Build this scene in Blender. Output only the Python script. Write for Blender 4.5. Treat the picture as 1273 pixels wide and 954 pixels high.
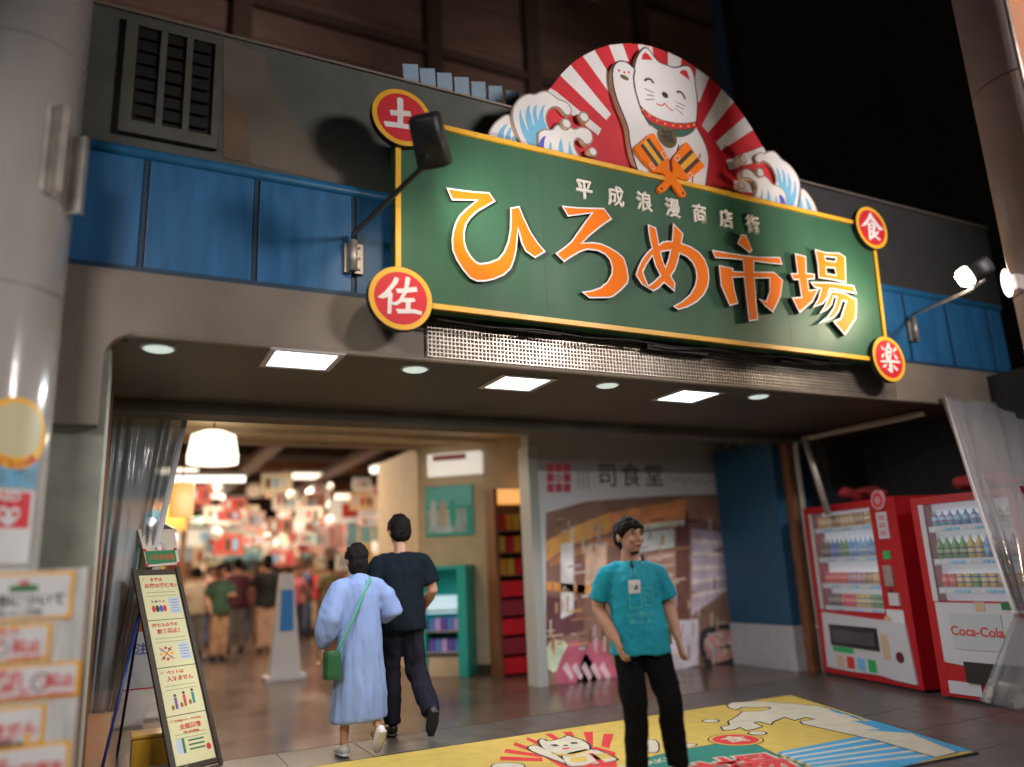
import bpy, bmesh, math, random
from math import sin, cos, pi, radians
from mathutils import Vector, Matrix, noise
from mathutils.geometry import tessellate_polygon
random.seed(7)
sc = bpy.context.scene
COL = sc.collection
for o in list(bpy.data.objects): bpy.data.objects.remove(o)

# ------------------------------------------------------------------ camera
CAMZ = 1.30
FPX = 955.0; CX = 636.5; CY = 477.0
_up = Vector((-181, -3977, 955)).normalized()
_x = Vector((1913, 148, 955)); _x = (_x - _up * _x.dot(_up)).normalized()
_y = _up.cross(_x)
if _y.z < 0: _y = -_y
RC = Matrix((_x, _y, _up))            # camera coords (right, down, forward) -> world
CAM = Vector((0, 0, CAMZ))
def ray(px, py): return RC @ Vector(((px - CX) / FPX, (py - CY) / FPX, 1.0))
def PY(px, py, y): d = ray(px, py); return CAM + d * (y / d.y)
def PZ(px, py, z=0.0): d = ray(px, py); return CAM + d * ((z - CAMZ) / d.z)
cd = bpy.data.cameras.new('camera'); cam = bpy.data.objects.new('camera', cd); COL.objects.link(cam)
right = RC @ Vector((1, 0, 0)); upv = RC @ Vector((0, -1, 0)); back = RC @ Vector((0, 0, -1))
cam.matrix_world = Matrix.Translation(CAM) @ Matrix((right, upv, back)).transposed().to_4x4()
cd.sensor_width = 36; cd.sensor_fit = 'HORIZONTAL'; cd.lens = FPX / 1273 * 36
cd.clip_start = 0.05; cd.clip_end = 300
cd.dof.use_dof = True; cd.dof.focus_distance = 5.9; cd.dof.aperture_fstop = 0.32
sc.camera = cam

# ------------------------------------------------------------------ night sky and lights
w = bpy.data.worlds.new('World'); sc.world = w; w.use_nodes = True
nt = w.node_tree
sky = nt.nodes.new('ShaderNodeTexSky'); sky.sky_type = 'NISHITA'; sky.sun_disc = False
sky.sun_elevation = radians(12); sky.sun_rotation = radians(200)
nt.links.new(sky.outputs[0], nt.nodes['Background'].inputs[0])
nt.nodes['Background'].inputs[1].default_value = 0.0022
sc.view_settings.view_transform = 'Standard'; sc.view_settings.look = 'None'
sc.view_settings.exposure = 0.0; sc.view_settings.gamma = 1.0
sc.render.engine = 'CYCLES'; sc.cycles.use_denoising = True
sc.cycles.max_bounces = 6; sc.cycles.sample_clamp_indirect = 4.0

def area_light(name, loc, target, w_, h_, watts, col=(1, 1, 1), parent=None, spread=None):
    l = bpy.data.lights.new(name, 'AREA'); l.shape = 'RECTANGLE'; l.size = w_; l.size_y = h_
    l.energy = watts; l.color = col
    if spread: l.spread = radians(spread)
    o = bpy.data.objects.new(name, l); COL.objects.link(o)
    o.location = loc; o.rotation_euler = (Vector(target) - Vector(loc)).to_track_quat('-Z', 'Y').to_euler()
    if parent: o.parent = parent
    return o
def spot_light(name, loc, target, watts, ang, blend=0.5, col=(1, 1, 1), rad=0.05):
    l = bpy.data.lights.new(name, 'SPOT'); l.energy = watts; l.spot_size = radians(ang); l.spot_blend = blend
    l.color = col; l.shadow_soft_size = rad
    o = bpy.data.objects.new(name, l); COL.objects.link(o)
    o.location = loc; o.rotation_euler = (Vector(target) - Vector(loc)).to_track_quat('-Z', 'Y').to_euler()
    return o

# ------------------------------------------------------------------ materials
_M = {}
def lin(c): return tuple((x / 12.92 if x <= 0.04045 else ((x + 0.055) / 1.055) ** 2.4) for x in c)
def mat(name, col, rough=0.6, metal=0.0, var=0.0, vscale=6.0, bump=0.0, bscale=60.0, spec=0.5, emit=None, estr=0.0,
        alpha=1.0, trans=0.0, coat=0.0, stretch=(1, 1, 1), dirt=0.0):
    if name in _M: return _M[name]
    m = bpy.data.materials.new(name); m.use_nodes = True; n = m.node_tree.nodes; L = m.node_tree.links
    b = n['Principled BSDF']
    b.inputs['Base Color'].default_value = (*col, 1); b.inputs['Roughness'].default_value = rough
    b.inputs['Metallic'].default_value = metal; b.inputs['Specular IOR Level'].default_value = spec
    b.inputs['Alpha'].default_value = alpha; b.inputs['Transmission Weight'].default_value = trans
    b.inputs['Coat Weight'].default_value = coat; b.inputs['Coat Roughness'].default_value = 0.08
    if emit: b.inputs['Emission Color'].default_value = (*emit, 1); b.inputs['Emission Strength'].default_value = estr
    if var or bump or dirt:
        tc = n.new('ShaderNodeTexCoord'); mp = n.new('ShaderNodeMapping'); mp.inputs['Scale'].default_value = stretch
        L.new(tc.outputs['Object'], mp.inputs[0])
    if var:
        t = n.new('ShaderNodeTexNoise'); t.inputs['Scale'].default_value = vscale; t.inputs['Detail'].default_value = 6
        r = n.new('ShaderNodeValToRGB')
        r.color_ramp.elements[0].position = 0.3; r.color_ramp.elements[1].position = 0.7
        r.color_ramp.elements[0].color = (*[c * (1 - var) for c in col], 1)
        r.color_ramp.elements[1].color = (*[min(1, c * (1 + var)) for c in col], 1)
        L.new(mp.outputs[0], t.inputs[0]); L.new(t.outputs[0], r.inputs[0]); L.new(r.outputs[0], b.inputs['Base Color'])
        mr = n.new('ShaderNodeMapRange'); mr.inputs[3].default_value = max(0.02, rough - 0.12); mr.inputs[4].default_value = min(1, rough + 0.12)
        L.new(t.outputs[0], mr.inputs[0]); L.new(mr.outputs[0], b.inputs['Roughness'])
    if bump:
        t2 = n.new('ShaderNodeTexNoise'); t2.inputs['Scale'].default_value = bscale; t2.inputs['Detail'].default_value = 4
        bp = n.new('ShaderNodeBump'); bp.inputs['Strength'].default_value = bump; bp.inputs['Distance'].default_value = 0.01
        L.new(mp.outputs[0], t2.inputs[0]); L.new(t2.outputs[0], bp.inputs['Height']); L.new(bp.outputs[0], b.inputs['Normal'])
    _M[name] = m; return m
def emis(name, col, s):
    if name in _M: return _M[name]
    m = mat(name, (0.8, 0.8, 0.8), 0.5, emit=col, estr=s); return m

green = mat('sign_green_paint', (0.034, 0.118, 0.066), 0.50, var=0.08, vscale=2.0, spec=0.25, stretch=(3, 1, 0.7), bump=0.03, bscale=4)
yellow = mat('sign_yellow', (0.85, 0.47, 0.03), 0.4, var=0.05)
orange = mat('letter_orange', (0.95, 0.215, 0.012), 0.6, var=0.04, vscale=3, spec=0.12)
white = mat('paint_white', (0.78, 0.78, 0.79), 0.5, var=0.05, vscale=5)
lside = mat('letter_side_brown', (0.045, 0.020, 0.016), 0.5)
red = mat('sign_red', (0.62, 0.010, 0.025), 0.55, var=0.08, vscale=3)
black = mat('black_print', (0.012, 0.012, 0.014), 0.5)
cream = mat('cream_edge', (0.62, 0.42, 0.27), 0.6, var=0.1)
greyline = mat('wave_grey_edge', (0.30, 0.26, 0.25), 0.55)
wblue = mat('wave_blue', (0.16, 0.48, 0.75), 0.45, var=0.1)
wpurple = mat('wave_purple', (0.08, 0.10, 0.55), 0.45)
olive = mat('coin_olive', (0.12, 0.085, 0.02), 0.5)
bibgreen = mat('bib_green', (0.03, 0.11, 0.08), 0.5)
blue_panel = mat('blue_panel_paint', (0.022, 0.14, 0.33), 0.42, var=0.18, vscale=3, bump=0.08, bscale=8, stretch=(4, 1, .5))
blue_joint = mat('blue_joint', (0.012, 0.05, 0.10), 0.5)
blue_rail = mat('blue_rail_paint', (0.03, 0.20, 0.42), 0.35, var=0.12)
grey_wall = mat('parapet_grey', (0.095, 0.105, 0.095), 0.75, var=0.22, vscale=3, bump=0.15)
concrete = mat('pilaster_concrete', (0.30, 0.32, 0.28), 0.8, var=0.2, vscale=5, bump=0.3, bscale=40)
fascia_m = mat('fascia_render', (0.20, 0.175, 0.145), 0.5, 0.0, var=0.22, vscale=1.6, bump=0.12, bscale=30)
mesh_m = mat('mesh_steel', (0.50, 0.46, 0.40), 0.36, 0.7, var=0.1)
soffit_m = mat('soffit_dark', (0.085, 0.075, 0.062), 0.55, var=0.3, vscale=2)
steel = mat('galvanised_steel', (0.42, 0.40, 0.37), 0.45, 0.6, var=0.2, vscale=10)
dark_metal = mat('lamp_dark_metal', (0.030, 0.036, 0.038), 0.48, 0.3, var=0.15, bump=0.05)
pillar_m = mat('pillar_paint', (0.38, 0.37, 0.36), 0.22, var=0.10, vscale=3, bump=0.05, bscale=12, stretch=(1, 1, 0.4), coat=0.6)
pillar_r = mat('pillar_pink_paint', (0.42, 0.36, 0.355), 0.42, var=0.12, vscale=3, bump=0.05, bscale=12, coat=0.15)
wood_dark = mat('dark_wood', (0.050, 0.036, 0.024), 0.6, var=0.4, vscale=8, stretch=(6, 6, 0.5), bump=0.2)
wood_grey = mat('white_washed_wood', (0.50, 0.52, 0.52), 0.7, var=0.28, vscale=9, stretch=(8, 8, 0.6), bump=0.3)
wood_brown = mat('brown_wood', (0.20, 0.08, 0.035), 0.5, var=0.3, vscale=6, stretch=(4, 4, 0.5))
paper = mat('poster_cream', (0.72, 0.69, 0.40), 0.55)
placard_white = mat('placard_white', (0.62, 0.64, 0.66), 0.4, var=0.06)
placard_yellow = mat('placard_yellow', (0.78, 0.40, 0.02), 0.5, var=0.1)
redprint = mat('red_print', (0.60, 0.03, 0.03), 0.5)
dkgreen = mat('print_green', (0.02, 0.16, 0.06), 0.5)
legblue = mat('leg_blue', (0.01, 0.035, 0.20), 0.35)
ochre = mat('ochre_plastic', (0.58, 0.30, 0.02), 0.45, var=0.1)
street_m = mat('street_tile', (0.085, 0.075, 0.070), 0.33, var=0.28, vscale=4, bump=0.25, bscale=50)
street_g = mat('street_ground', (0.045, 0.040, 0.038), 0.5, var=0.2, vscale=3, bump=0.2)
infloor = mat('market_floor', (0.095, 0.062, 0.048), 0.22, var=0.25, vscale=1.5, bump=0.04, bscale=4)
beige_wall = mat('beige_wall', (0.50, 0.39, 0.26), 0.6, var=0.1)
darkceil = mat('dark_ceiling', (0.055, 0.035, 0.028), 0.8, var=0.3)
brown_bld = mat('brown_siding', (0.42, 0.26, 0.20), 0.8, var=0.2, vscale=1.2, stretch=(1, 1, 3))
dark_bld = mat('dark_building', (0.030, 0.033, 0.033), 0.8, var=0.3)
wall_blue = mat('column_blue', (0.010, 0.075, 0.15), 0.45, var=0.1)
tile_white = mat('white_base_panel', (0.40, 0.40, 0.43), 0.5, var=0.1)
vred = mat('machine_red', (0.42, 0.006, 0.014), 0.4, coat=0.15)
vwhite = mat('machine_white', (0.55, 0.55, 0.60), 0.35, coat=0.3)
vdark = mat('machine_dark', (0.02, 0.02, 0.022), 0.3)
teal = mat('teal_paint', (0.02, 0.38, 0.32), 0.45)
plastic = mat('clear_plastic_sheet', (0.50, 0.52, 0.57), 0.12, alpha=0.40, spec=0.7, bump=0.3, bscale=6)
plastic2 = mat('clear_plastic_bag', (0.66, 0.68, 0.72), 0.10, alpha=0.5, spec=0.9, bump=0.8, bscale=14)
plastic_white = mat('plastic_white_hem', (0.72, 0.70, 0.72), 0.35)
skin = mat('skin_tan', (0.44, 0.23, 0.15), 0.5, var=0.08, vscale=20)
hairm = mat('hair_black', (0.008, 0.006, 0.006), 0.75, bump=0.2, bscale=90, spec=0.15)
tee = mat('tee_turquoise', (0.004, 0.28, 0.38), 0.85, var=0.08, bump=0.1, bscale=200)
trous = mat('trousers_black', (0.006, 0.006, 0.007), 0.9, bump=0.1, bscale=120, spec=0.1)
navytee = mat('tee_black', (0.008, 0.013, 0.020), 0.9, spec=0.1)
navytr = mat('trousers_charcoal', (0.016, 0.016, 0.026), 0.9, spec=0.1)
dressm = mat('dress_light_blue', (0.20, 0.29, 0.54), 0.85, bump=0.15, bscale=160)
shoe_w = mat('sneaker_white', (0.6, 0.6, 0.6), 0.6)
shoe_b = mat('shoe_black', (0.015, 0.015, 0.016), 0.5)

# ------------------------------------------------------------------ object helpers
def tagp(o, label=None, cat=None, group=None, kind=None):
    if label: o['label'] = label
    if cat: o['category'] = cat
    if group: o['group'] = group
    if kind: o['kind'] = kind
    return o
def thing(name, label, cat, loc=(0, 0, 0), rz=0.0, group=None):
    o = bpy.data.objects.new(name, None); COL.objects.link(o); o.empty_display_size = 0.1
    o.location = loc; o.rotation_euler = (0, 0, rz); bpy.context.view_layer.update()
    return tagp(o, label, cat, group)
def link(name, me, m, parent=None, kind=None):
    if m is not None and not isinstance(m, (list, tuple)): m = [m]
    if m and len(me.materials) == 0:
        for x in m: me.materials.append(x)
    o = bpy.data.objects.new(name, me); COL.objects.link(o)
    if parent:
        o.parent = parent
        o.matrix_parent_inverse = inv_world(parent)
    if kind: o['kind'] = kind
    return o
def local_world(o):
    M = Matrix.Translation(o.location) @ o.rotation_euler.to_matrix().to_4x4() if o.type == 'EMPTY' else o.matrix_basis
    if o.parent: M = local_world(o.parent) @ o.matrix_parent_inverse @ M
    return M
def inv_world(p): return local_world(p).inverted()
def from_bm(name, bm, m, parent=None, smooth=False, kind=None, local=False):
    me = bpy.data.meshes.new(name); bmesh.ops.recalc_face_normals(bm, faces=bm.faces[:]) if len(bm.faces) < 200000 else None
    bm.to_mesh(me); bm.free()
    if smooth:
        for p in me.polygons: p.use_smooth = True
    o = link(name, me, m, parent, kind)
    if local and parent: o.matrix_parent_inverse = Matrix()
    return o
def bx(bm, lo, hi, M=None, bev=0.0):
    vs = [(x, y, z) for x in (lo[0], hi[0]) for y in (lo[1], hi[1]) for z in (lo[2], hi[2])]
    v = [bm.verts.new((M @ Vector(p)) if M else p) for p in vs]
    fs = [(0, 1, 3, 2), (4, 6, 7, 5), (0, 4, 5, 1), (2, 3, 7, 6), (0, 2, 6, 4), (1, 5, 7, 3)]
    faces = [bm.faces.new([v[i] for i in f]) for f in fs]
    if bev:
        es = list({e for f in faces for e in f.edges})
        bmesh.ops.bevel(bm, geom=es, offset=bev, segments=2, affect='EDGES', profile=0.7)
def box(name, lo, hi, m, parent=None, M=None, bev=0.0, kind=None, local=False):
    bm = bmesh.new(); lo2 = [min(a, b) for a, b in zip(lo, hi)]; hi2 = [max(a, b) for a, b in zip(lo, hi)]
    bx(bm, lo2, hi2, M, bev); return from_bm(name, bm, m, parent, kind=kind, local=local)
def ring(c, ax, up_, rx, ry, n):
    s = ax.cross(up_).normalized(); t = s.cross(ax).normalized()
    return [c + s * (cos(2 * pi * i / n) * rx) + t * (sin(2 * pi * i / n) * ry) for i in range(n)]
def loft(bm, rings, cap=True):
    R = [[bm.verts.new(p) for p in r] for r in rings]; n = len(R[0])
    for a, b in zip(R, R[1:]):
        for i in range(n): bm.faces.new((a[i], a[(i + 1) % n], b[(i + 1) % n], b[i]))
    if cap: bm.faces.new(R[0][::-1]); bm.faces.new(R[-1])
def tube(bm, pts, rad, n=12, up_=None, flat=1.0, cap=True):
    pts = [Vector(p) for p in pts]
    if not isinstance(rad, list): rad = [rad] * len(pts)
    rr = []; u = None
    for i, p in enumerate(pts):
        a = (pts[min(i + 1, len(pts) - 1)] - pts[max(i - 1, 0)]).normalized()
        if u is None: u = Vector(up_) if up_ else (Vector((0, 0, 1)) if abs(a.z) < 0.8 else Vector((0, 1, 0)))
        elif not up_: u = (u - a * u.dot(a)).normalized()          # carried along without twisting
        r = rad[i]; rx, ry = (r if isinstance(r, tuple) else (r, r * flat))
        rr.append(ring(p, a, u, rx, ry, n))
    loft(bm, rr, cap)
def ellip(bm, c, r, seg=16, M=None):
    k = bmesh.ops.create_uvsphere(bm, u_segments=seg, v_segments=max(8, seg // 2), radius=1.0)
    S = Matrix.Translation(c) @ (M.to_4x4() if M else Matrix()) @ Matrix.Diagonal((*r, 1))
    bmesh.ops.transform(bm, matrix=S, verts=k['verts'])
def tubeobj(name, pts, rad, m, parent=None, n=12, **k):
    bm = bmesh.new(); tube(bm, pts, rad, n, **k); return from_bm(name, bm, m, parent, smooth=True)

# ---- frames: planes in the place that carry flat work (signs, boards, posters)
class Frame:
    def __init__(s, o, u, v):
        s.o = Vector(o); s.u = Vector(u).normalized(); v = Vector(v); s.v = (v - s.u * v.dot(s.u)).normalized(); s.n = s.u.cross(s.v)
    def w(s, x, y, z=0.0): return s.o + s.u * x + s.v * y + s.n * z
    def px(s, a, b, off=0.0):
        d = ray(a, b); o = s.o + s.n * off; t = (o - CAM).dot(s.n) / d.dot(s.n); p = CAM + d * t - s.o
        return (p.dot(s.u), p.dot(s.v))
    def mat4(s): return Matrix.Translation(s.o) @ Matrix((s.u, s.v, s.n)).transposed().to_4x4()
def area2(l): return sum(l[i][0] * l[(i + 1) % len(l)][1] - l[(i + 1) % len(l)][0] * l[i][1] for i in range(len(l))) / 2
def chaikin(l, k):
    for _ in range(k):
        o = []
        for i in range(len(l)):
            a, b = l[i], l[(i + 1) % len(l)]
            o += [(a[0] * .75 + b[0] * .25, a[1] * .75 + b[1] * .25), (a[0] * .25 + b[0] * .75, a[1] * .25 + b[1] * .75)]
        l = o
    return l
def offset_loop(l, d):          # l counter-clockwise: d > 0 grows
    n = len(l); out = []
    for i in range(n):
        p0, p, p1 = Vector(l[i - 1]), Vector(l[i]), Vector(l[(i + 1) % n])
        a = (p - p0); b = (p1 - p)
        if a.length < 1e-7 or b.length < 1e-7: out.append(tuple(p)); continue
        a.normalize(); b.normalize()
        na = Vector((a.y, -a.x)); nb = Vector((b.y, -b.x)); m = na + nb
        if m.length < 1e-4: m = na
        m.normalize(); k = 1 / max(0.45, m.dot(na))
        q = p + m * d * k; out.append((q.x, q.y))
    return out
def plate(name, fr, loops, z0, z1, m, parent=None, off=0.0, smooth=0, kind=None, side=None):
    """loops: outer first, then holes; 2D in the frame; z0..z1 along its normal"""
    L = []
    for i, l in enumerate(loops):
        l = [tuple(p) for p in l]
        if area2(l) < 0: l = l[::-1]
        if smooth: l = chaikin(l, smooth)
        if off: l = offset_loop(l, off if i == 0 else -off)
        if i: l = l[::-1]
        L.append(l)
    tri = tessellate_polygon([[Vector((x, y, 0)) for x, y in l] for l in L])
    flat = [p for l in L for p in l]; N = len(flat)
    V = [fr.w(x, y, z1) for x, y in flat] + [fr.w(x, y, z0) for x, y in flat]
    F = []; mi = []
    for t in tri:
        a, b, c = (flat[i] for i in t)
        if (b[0] - a[0]) * (c[1] - a[1]) - (b[1] - a[1]) * (c[0] - a[0]) < 0: t = t[::-1]
        F.append(tuple(t)); F.append(tuple(i + N for i in t[::-1])); mi += [0, 1 if side else 0]
    k = 0
    for l in L:
        n = len(l)
        for i in range(n):
            a, b = k + i, k + (i + 1) % n; F.append((a, a + N, b + N, b)); mi.append(1 if side else 0)
        k += n
    me = bpy.data.meshes.new(name); me.from_pydata(V, [], F); me.update()
    me.materials.append(m)
    if side: me.materials.append(side); me.polygons.foreach_set('material_index', mi)
    return link(name, me, None, parent, kind)
def circ(c, r, n=40, ry=None, rot=0.0):
    ry = ry or r
    return [(c[0] + cos(rot) * r * cos(t) - sin(rot) * ry * sin(t), c[1] + sin(rot) * r * cos(t) + cos(rot) * ry * sin(t)) for t in [2 * pi * i / n for i in range(n)]]
def rect(x0, y0, x1, y1): return [(x0, y0), (x1, y0), (x1, y1), (x0, y1)]
def rrect(x0, y0, x1, y1, r, n=5):
    o = []
    for cx, cy, a in ((x1 - r, y0 + r, -90), (x1 - r, y1 - r, 0), (x0 + r, y1 - r, 90), (x0 + r, y0 + r, 180)):
        o += [(cx + r * cos(radians(a + 90 * i / n)), cy + r * sin(radians(a + 90 * i / n))) for i in range(n + 1)]
    return o
def stroke(pts, wd):
    pts = [Vector(p) for p in pts]; A = []; B = []
    for i, p in enumerate(pts):
        d = (pts[min(i + 1, len(pts) - 1)] - pts[max(i - 1, 0)]).normalized(); n = Vector((-d.y, d.x)) * wd / 2
        A.append(tuple(p + n)); B.append(tuple(p - n))
    return A + B[::-1]
_T = {}
def textmesh(s, size, ext, fat, align):
    key = (s, size, ext, fat, align)
    if key in _T: return _T[key]
    c = bpy.data.curves.new('t', 'FONT'); c.body = s; c.size = size; c.extrude = ext; c.offset = fat
    c.align_x = align; c.align_y = 'CENTER'; c.resolution_u = 3; c.fill_mode = 'BOTH'
    o = bpy.data.objects.new('t', c); COL.objects.link(o); bpy.context.view_layer.update()
    dg = bpy.context.evaluated_depsgraph_get(); me = bpy.data.meshes.new_from_object(o.evaluated_get(dg))
    bpy.data.objects.remove(o); me.name = 'lettering'; _T[key] = me; return me
def text(name, fr, s, x, y, size, z, m, parent, align='CENTER', ext=0.0008, fat=0.0, rot=0.0, sx=1.0):
    me = textmesh(s, size, ext, fat, align).copy()
    me.transform(fr.mat4() @ Matrix.Translation((x, y, z)) @ Matrix.Rotation(rot, 4, 'Z') @ Matrix.Diagonal((sx, 1, 1, 1)))
    me.materials.clear(); me.materials.append(m)
    return link(name, me, None, parent)
def remeshed(bm, voxel, smooth=4, wr=0.0, wscale=6.0, wst=(1, 1, 1)):
    me = bpy.data.meshes.new('t'); bm.to_mesh(me); bm.free(); o = bpy.data.objects.new('t', me); COL.objects.link(o)
    r = o.modifiers.new('r', 'REMESH'); r.mode = 'VOXEL'; r.voxel_size = voxel
    s = o.modifiers.new('s', 'SMOOTH'); s.iterations = smooth; s.factor = 0.5
    bpy.context.view_layer.update(); dg = bpy.context.evaluated_depsgraph_get()
    out = bpy.data.meshes.new_from_object(o.evaluated_get(dg)); bpy.data.objects.remove(o)
    if wr:
        out.update(); nr = [v.normal.copy() for v in out.vertices]
        for v, n in zip(out.vertices, nr):
            p = Vector((v.co.x * wst[0], v.co.y * wst[1], v.co.z * wst[2])) * wscale
            v.co += n * wr * (noise.noise(p) + 0.9 * (0.35 - abs(noise.noise(p * 1.7 + Vector((7, 3, 1))))) + 0.3 * noise.noise(p * 5.1))
    for p in out.polygons: p.use_smooth = True
    return out

# ================================================================== THE LARGE STRUCTURE
YS = 4.70                              # face of the signboard
SOF = 2.73                             # height of the canopy soffit
# ground
gb = box('ground', (-60, -40, -0.30), (60, 60, -0.045), street_g, kind='structure')
pav = thing('pavement', None, None, (0, 0, 0)); pav['kind'] = 'structure'
box('bedding', (-3, -3, -0.044), (14, 6.58, -0.022), street_g, pav)
slab = []
for v in range(3):
    bm = bmesh.new(); bx(bm, (-0.2975, -0.2975, -0.02), (0.2975, 0.2975, -0.0012 * v), None, 0.003)
    me = bpy.data.meshes.new('paving_slab'); bm.to_mesh(me); bm.free(); me.materials.append(street_m); slab.append(me)
ni = 0
for iy in range(7):
    for ix in range(18):
        o = link('paving_slab', slab[random.randrange(3)], None, pav); ni += 1
        o.location = (-2.1 + ix * 0.6, 2.65 + iy * 0.6, 0); o.rotation_euler = (0, 0, random.choice((0, pi / 2, pi)))
fl = box('market_floor', (-6, 6.556, -0.02), (20, 32, 0.0), infloor, kind='structure')

# ---- front building: canopy, blue band, parapet
bld = thing('market_building', 'two storey market front with blue panel band, grey parapet and dark canopy over the entrance', 'building', (4, 5, 0))
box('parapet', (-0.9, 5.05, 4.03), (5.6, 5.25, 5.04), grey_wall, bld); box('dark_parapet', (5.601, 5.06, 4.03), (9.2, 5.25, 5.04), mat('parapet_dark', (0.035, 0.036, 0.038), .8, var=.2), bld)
box('parapet_cap', (-0.9, 5.03, 5.042), (9.2, 5.28, 5.06), mat('cap_metal', (0.35, 0.30, 0.26), 0.4, 0.5), bld)
box('band_backing', (-1.6, 5.0, 3.10), (9.0, 5.24, 4.028), blue_joint, bld)
FZ = Frame((0, 4.95, 0), (1, 0, 0), (0, 0, 1))
jx = [PY(p, q, 4.95).x for p, q in ((118, 230), (180, 250), (318, 280), (440, 300))]
jx = [-1.55, -0.85, jx[1], jx[2], jx[3], jx[3] + 1.0, 3.1, 4.1, 5.1, 6.1, PY(1130, 420, 4.95).x, PY(1183, 430, 4.95).x, PY(1236, 440, 4.95).x, 8.95]
for a, b in zip(jx, jx[1:]):
    box('blue_panel', (a + 0.02, 4.95, 3.20), (b - 0.02, 4.998, 3.93), blue_panel, bld, bev=0.006)
    box('joint_cover', (b - 0.014, 4.965, 3.19), (b + 0.014, 4.997, 3.93), blue_joint, bld)
bm = bmesh.new(); tube(bm, [(-1.6, 4.99, 3.975), (8.98, 4.99, 3.975)], 0.048, 12); from_bm('top_rail', bm, blue_rail, bld, smooth=True)
box('bottom_rail', (-1.6, 4.93, 3.155), (8.98, 4.999, 3.195), blue_joint, bld)
# fascia with its wire mesh
box('fascia', (-0.36, 4.90, 2.752), (8.75, 4.998, 3.150), fascia_m, bld)
bm = bmesh.new()                                           # rounded left end and lip of the fascia
tube(bm, [(0.0, 4.885, 2.745), (0.05, 4.885, 2.745), (8.7, 4.885, 2.745)], 0.018, 10)
from_bm('fascia_lip', bm, fascia_m, bld, smooth=True)
FF = Frame((0, 4.90, 0), (1, 0, 0), (0, 0, 1))
plate('fascia_corner', FF, [[(-0.36, 2.2), (-0.14, 2.2), (-0.14, 2.60)] + [(-0.14 + 0.15 * (1 - cos(a)), 2.60 + 0.15 * sin(a)) for a in [pi / 2 * i / 10 for i in range(1, 11)]] + [(0.01, 2.7515), (-0.36, 2.7515)]], -0.098, 0.0, fascia_m, bld)
x0 = PY(530, 420, 4.9).x; x1 = PY(1110, 470, 4.9).x
bm = bmesh.new(); k = 0; x = x0
while x < x1: bx(bm, (x, 4.876, 2.765), (x + 0.007, 4.884, 3.14)); x += 0.030; k += 1
z = 2.768
while z < 3.14: bx(bm, (x0, 4.870, z), (x1, 4.8755, z + 0.007)); z += 0.030
wm = from_bm('wire_mesh', bm, mesh_m, bld, kind='stuff')
for a, b in (((605, 401), (695, 414)), ((801, 428), (877, 438)), ((966, 444), (1028, 456))):
    pa, pb = PY(*a, 4.84), PY(*b, 4.84)
    box('mounting_bracket', (pa.x, 4.80, pa.z - 0.05), (pb.x, 4.868, pa.z + 0.06), black, bld)
# soffit
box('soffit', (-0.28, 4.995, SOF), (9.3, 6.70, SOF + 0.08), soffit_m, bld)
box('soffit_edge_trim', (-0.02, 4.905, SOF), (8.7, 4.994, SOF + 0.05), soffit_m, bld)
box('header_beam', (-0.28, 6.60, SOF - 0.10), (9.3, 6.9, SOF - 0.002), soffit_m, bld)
box('upper_wall', (-1.7, 6.70, SOF + 0.08), (9.3, 6.9, 4.0), dark_bld, bld)
box('canopy_top', (-1.7, 5.25, 3.98), (9.2, 6.9, 4.02), dark_bld, bld)
# left pilaster and jamb
box('pilaster', (-0.62, 5.0, 0.0), (-0.10, 5.9, 2.748), concrete, bld)
box('side_wall', (-1.7, 5.4, 0.0), (-0.63, 5.6, 3.15), dark_bld, bld)
box('side_wall', (-0.55, 5.905, 0.0), (-0.22, 6.9, 2.72), dark_bld, bld)
box('door_jamb', (-0.14, 5.91, 0.0), (-0.085, 6.0, 2.62), wood_brown, bld)

# lamp light painted as a tan parapet shape, orange patch, vent louvre
FP = Frame((0, 5.049, 0), (1, 0, 0), (0, 0, 1))
def cp(fr, l, ox=0, oy=0, s=1.0, off=0.0): return [fr.px(ox + a / s, oy + b / s, off) for a, b in l]
plate('parapet_patch', FP, [cp(FP, [(735, 125), (870, 180), (900, 290), (960, 400), (1040, 470), (1112, 520), (1112, 606), (735, 520)], 0, 0, 2.65)], 0, 0.002, mat('light_pool_tan', (0.14, 0.122, 0.098), 0.8, var=0.25, vscale=1.5), bld)
plate('parapet_patch', FP, [cp(FP, [(735, 290), (790, 330), (815, 400), (830, 540), (735, 520)], 0, 0, 2.65)], 0.0021, 0.004, mat('wall_patch_orange', (0.135, 0.095, 0.06), 0.8, var=0.25, vscale=2), bld)
vent = Frame(PY(210, 110, 5.04), (1, 0, 0), (0, 0, 1))
lv = thing('louvre_vent', 'dark louvred vent of three bays in a grey frame above the blue band', 'vent', vent.o)
a = vent.px(146, 168); b = vent.px(268, 200); c = vent.px(268, 45)
X0, X1 = a[0], b[0]; Z1 = vent.px(215, 38)[1]; Z0 = vent.px(215, 178)[1]
wd = (X1 - X0)
fm = mat('vent_frame_grey', (0.10, 0.105, 0.095), 0.6, var=0.15)
def fb(name, x0, z0, x1, z1, d0, d1, m, parent, fr=vent): return plate(name, fr, [rect(x0, z0, x1, z1)], d0, d1, m, parent)
fb('frame', X0, Z0, X1, Z0 + 0.09, 0, 0.035, fm, lv); fb('frame', X0, Z1 - 0.05, X1, Z1, 0, 0.035, fm, lv)
fb('frame', X0, Z0 + .0905, X0 + wd * 0.12, Z1 - .0505, 0, 0.034, fm, lv); fb('frame', X1 - 0.04, Z0 + .0905, X1, Z1 - .0505, 0, 0.034, fm, lv)
fb('backing', X0 + wd * .12, Z0 + .09, X1 - .04, Z1 - .05, -.01, 0.01, black, lv)
bw = (X1 - 0.04 - X0 - wd * 0.12) / 3
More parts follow.
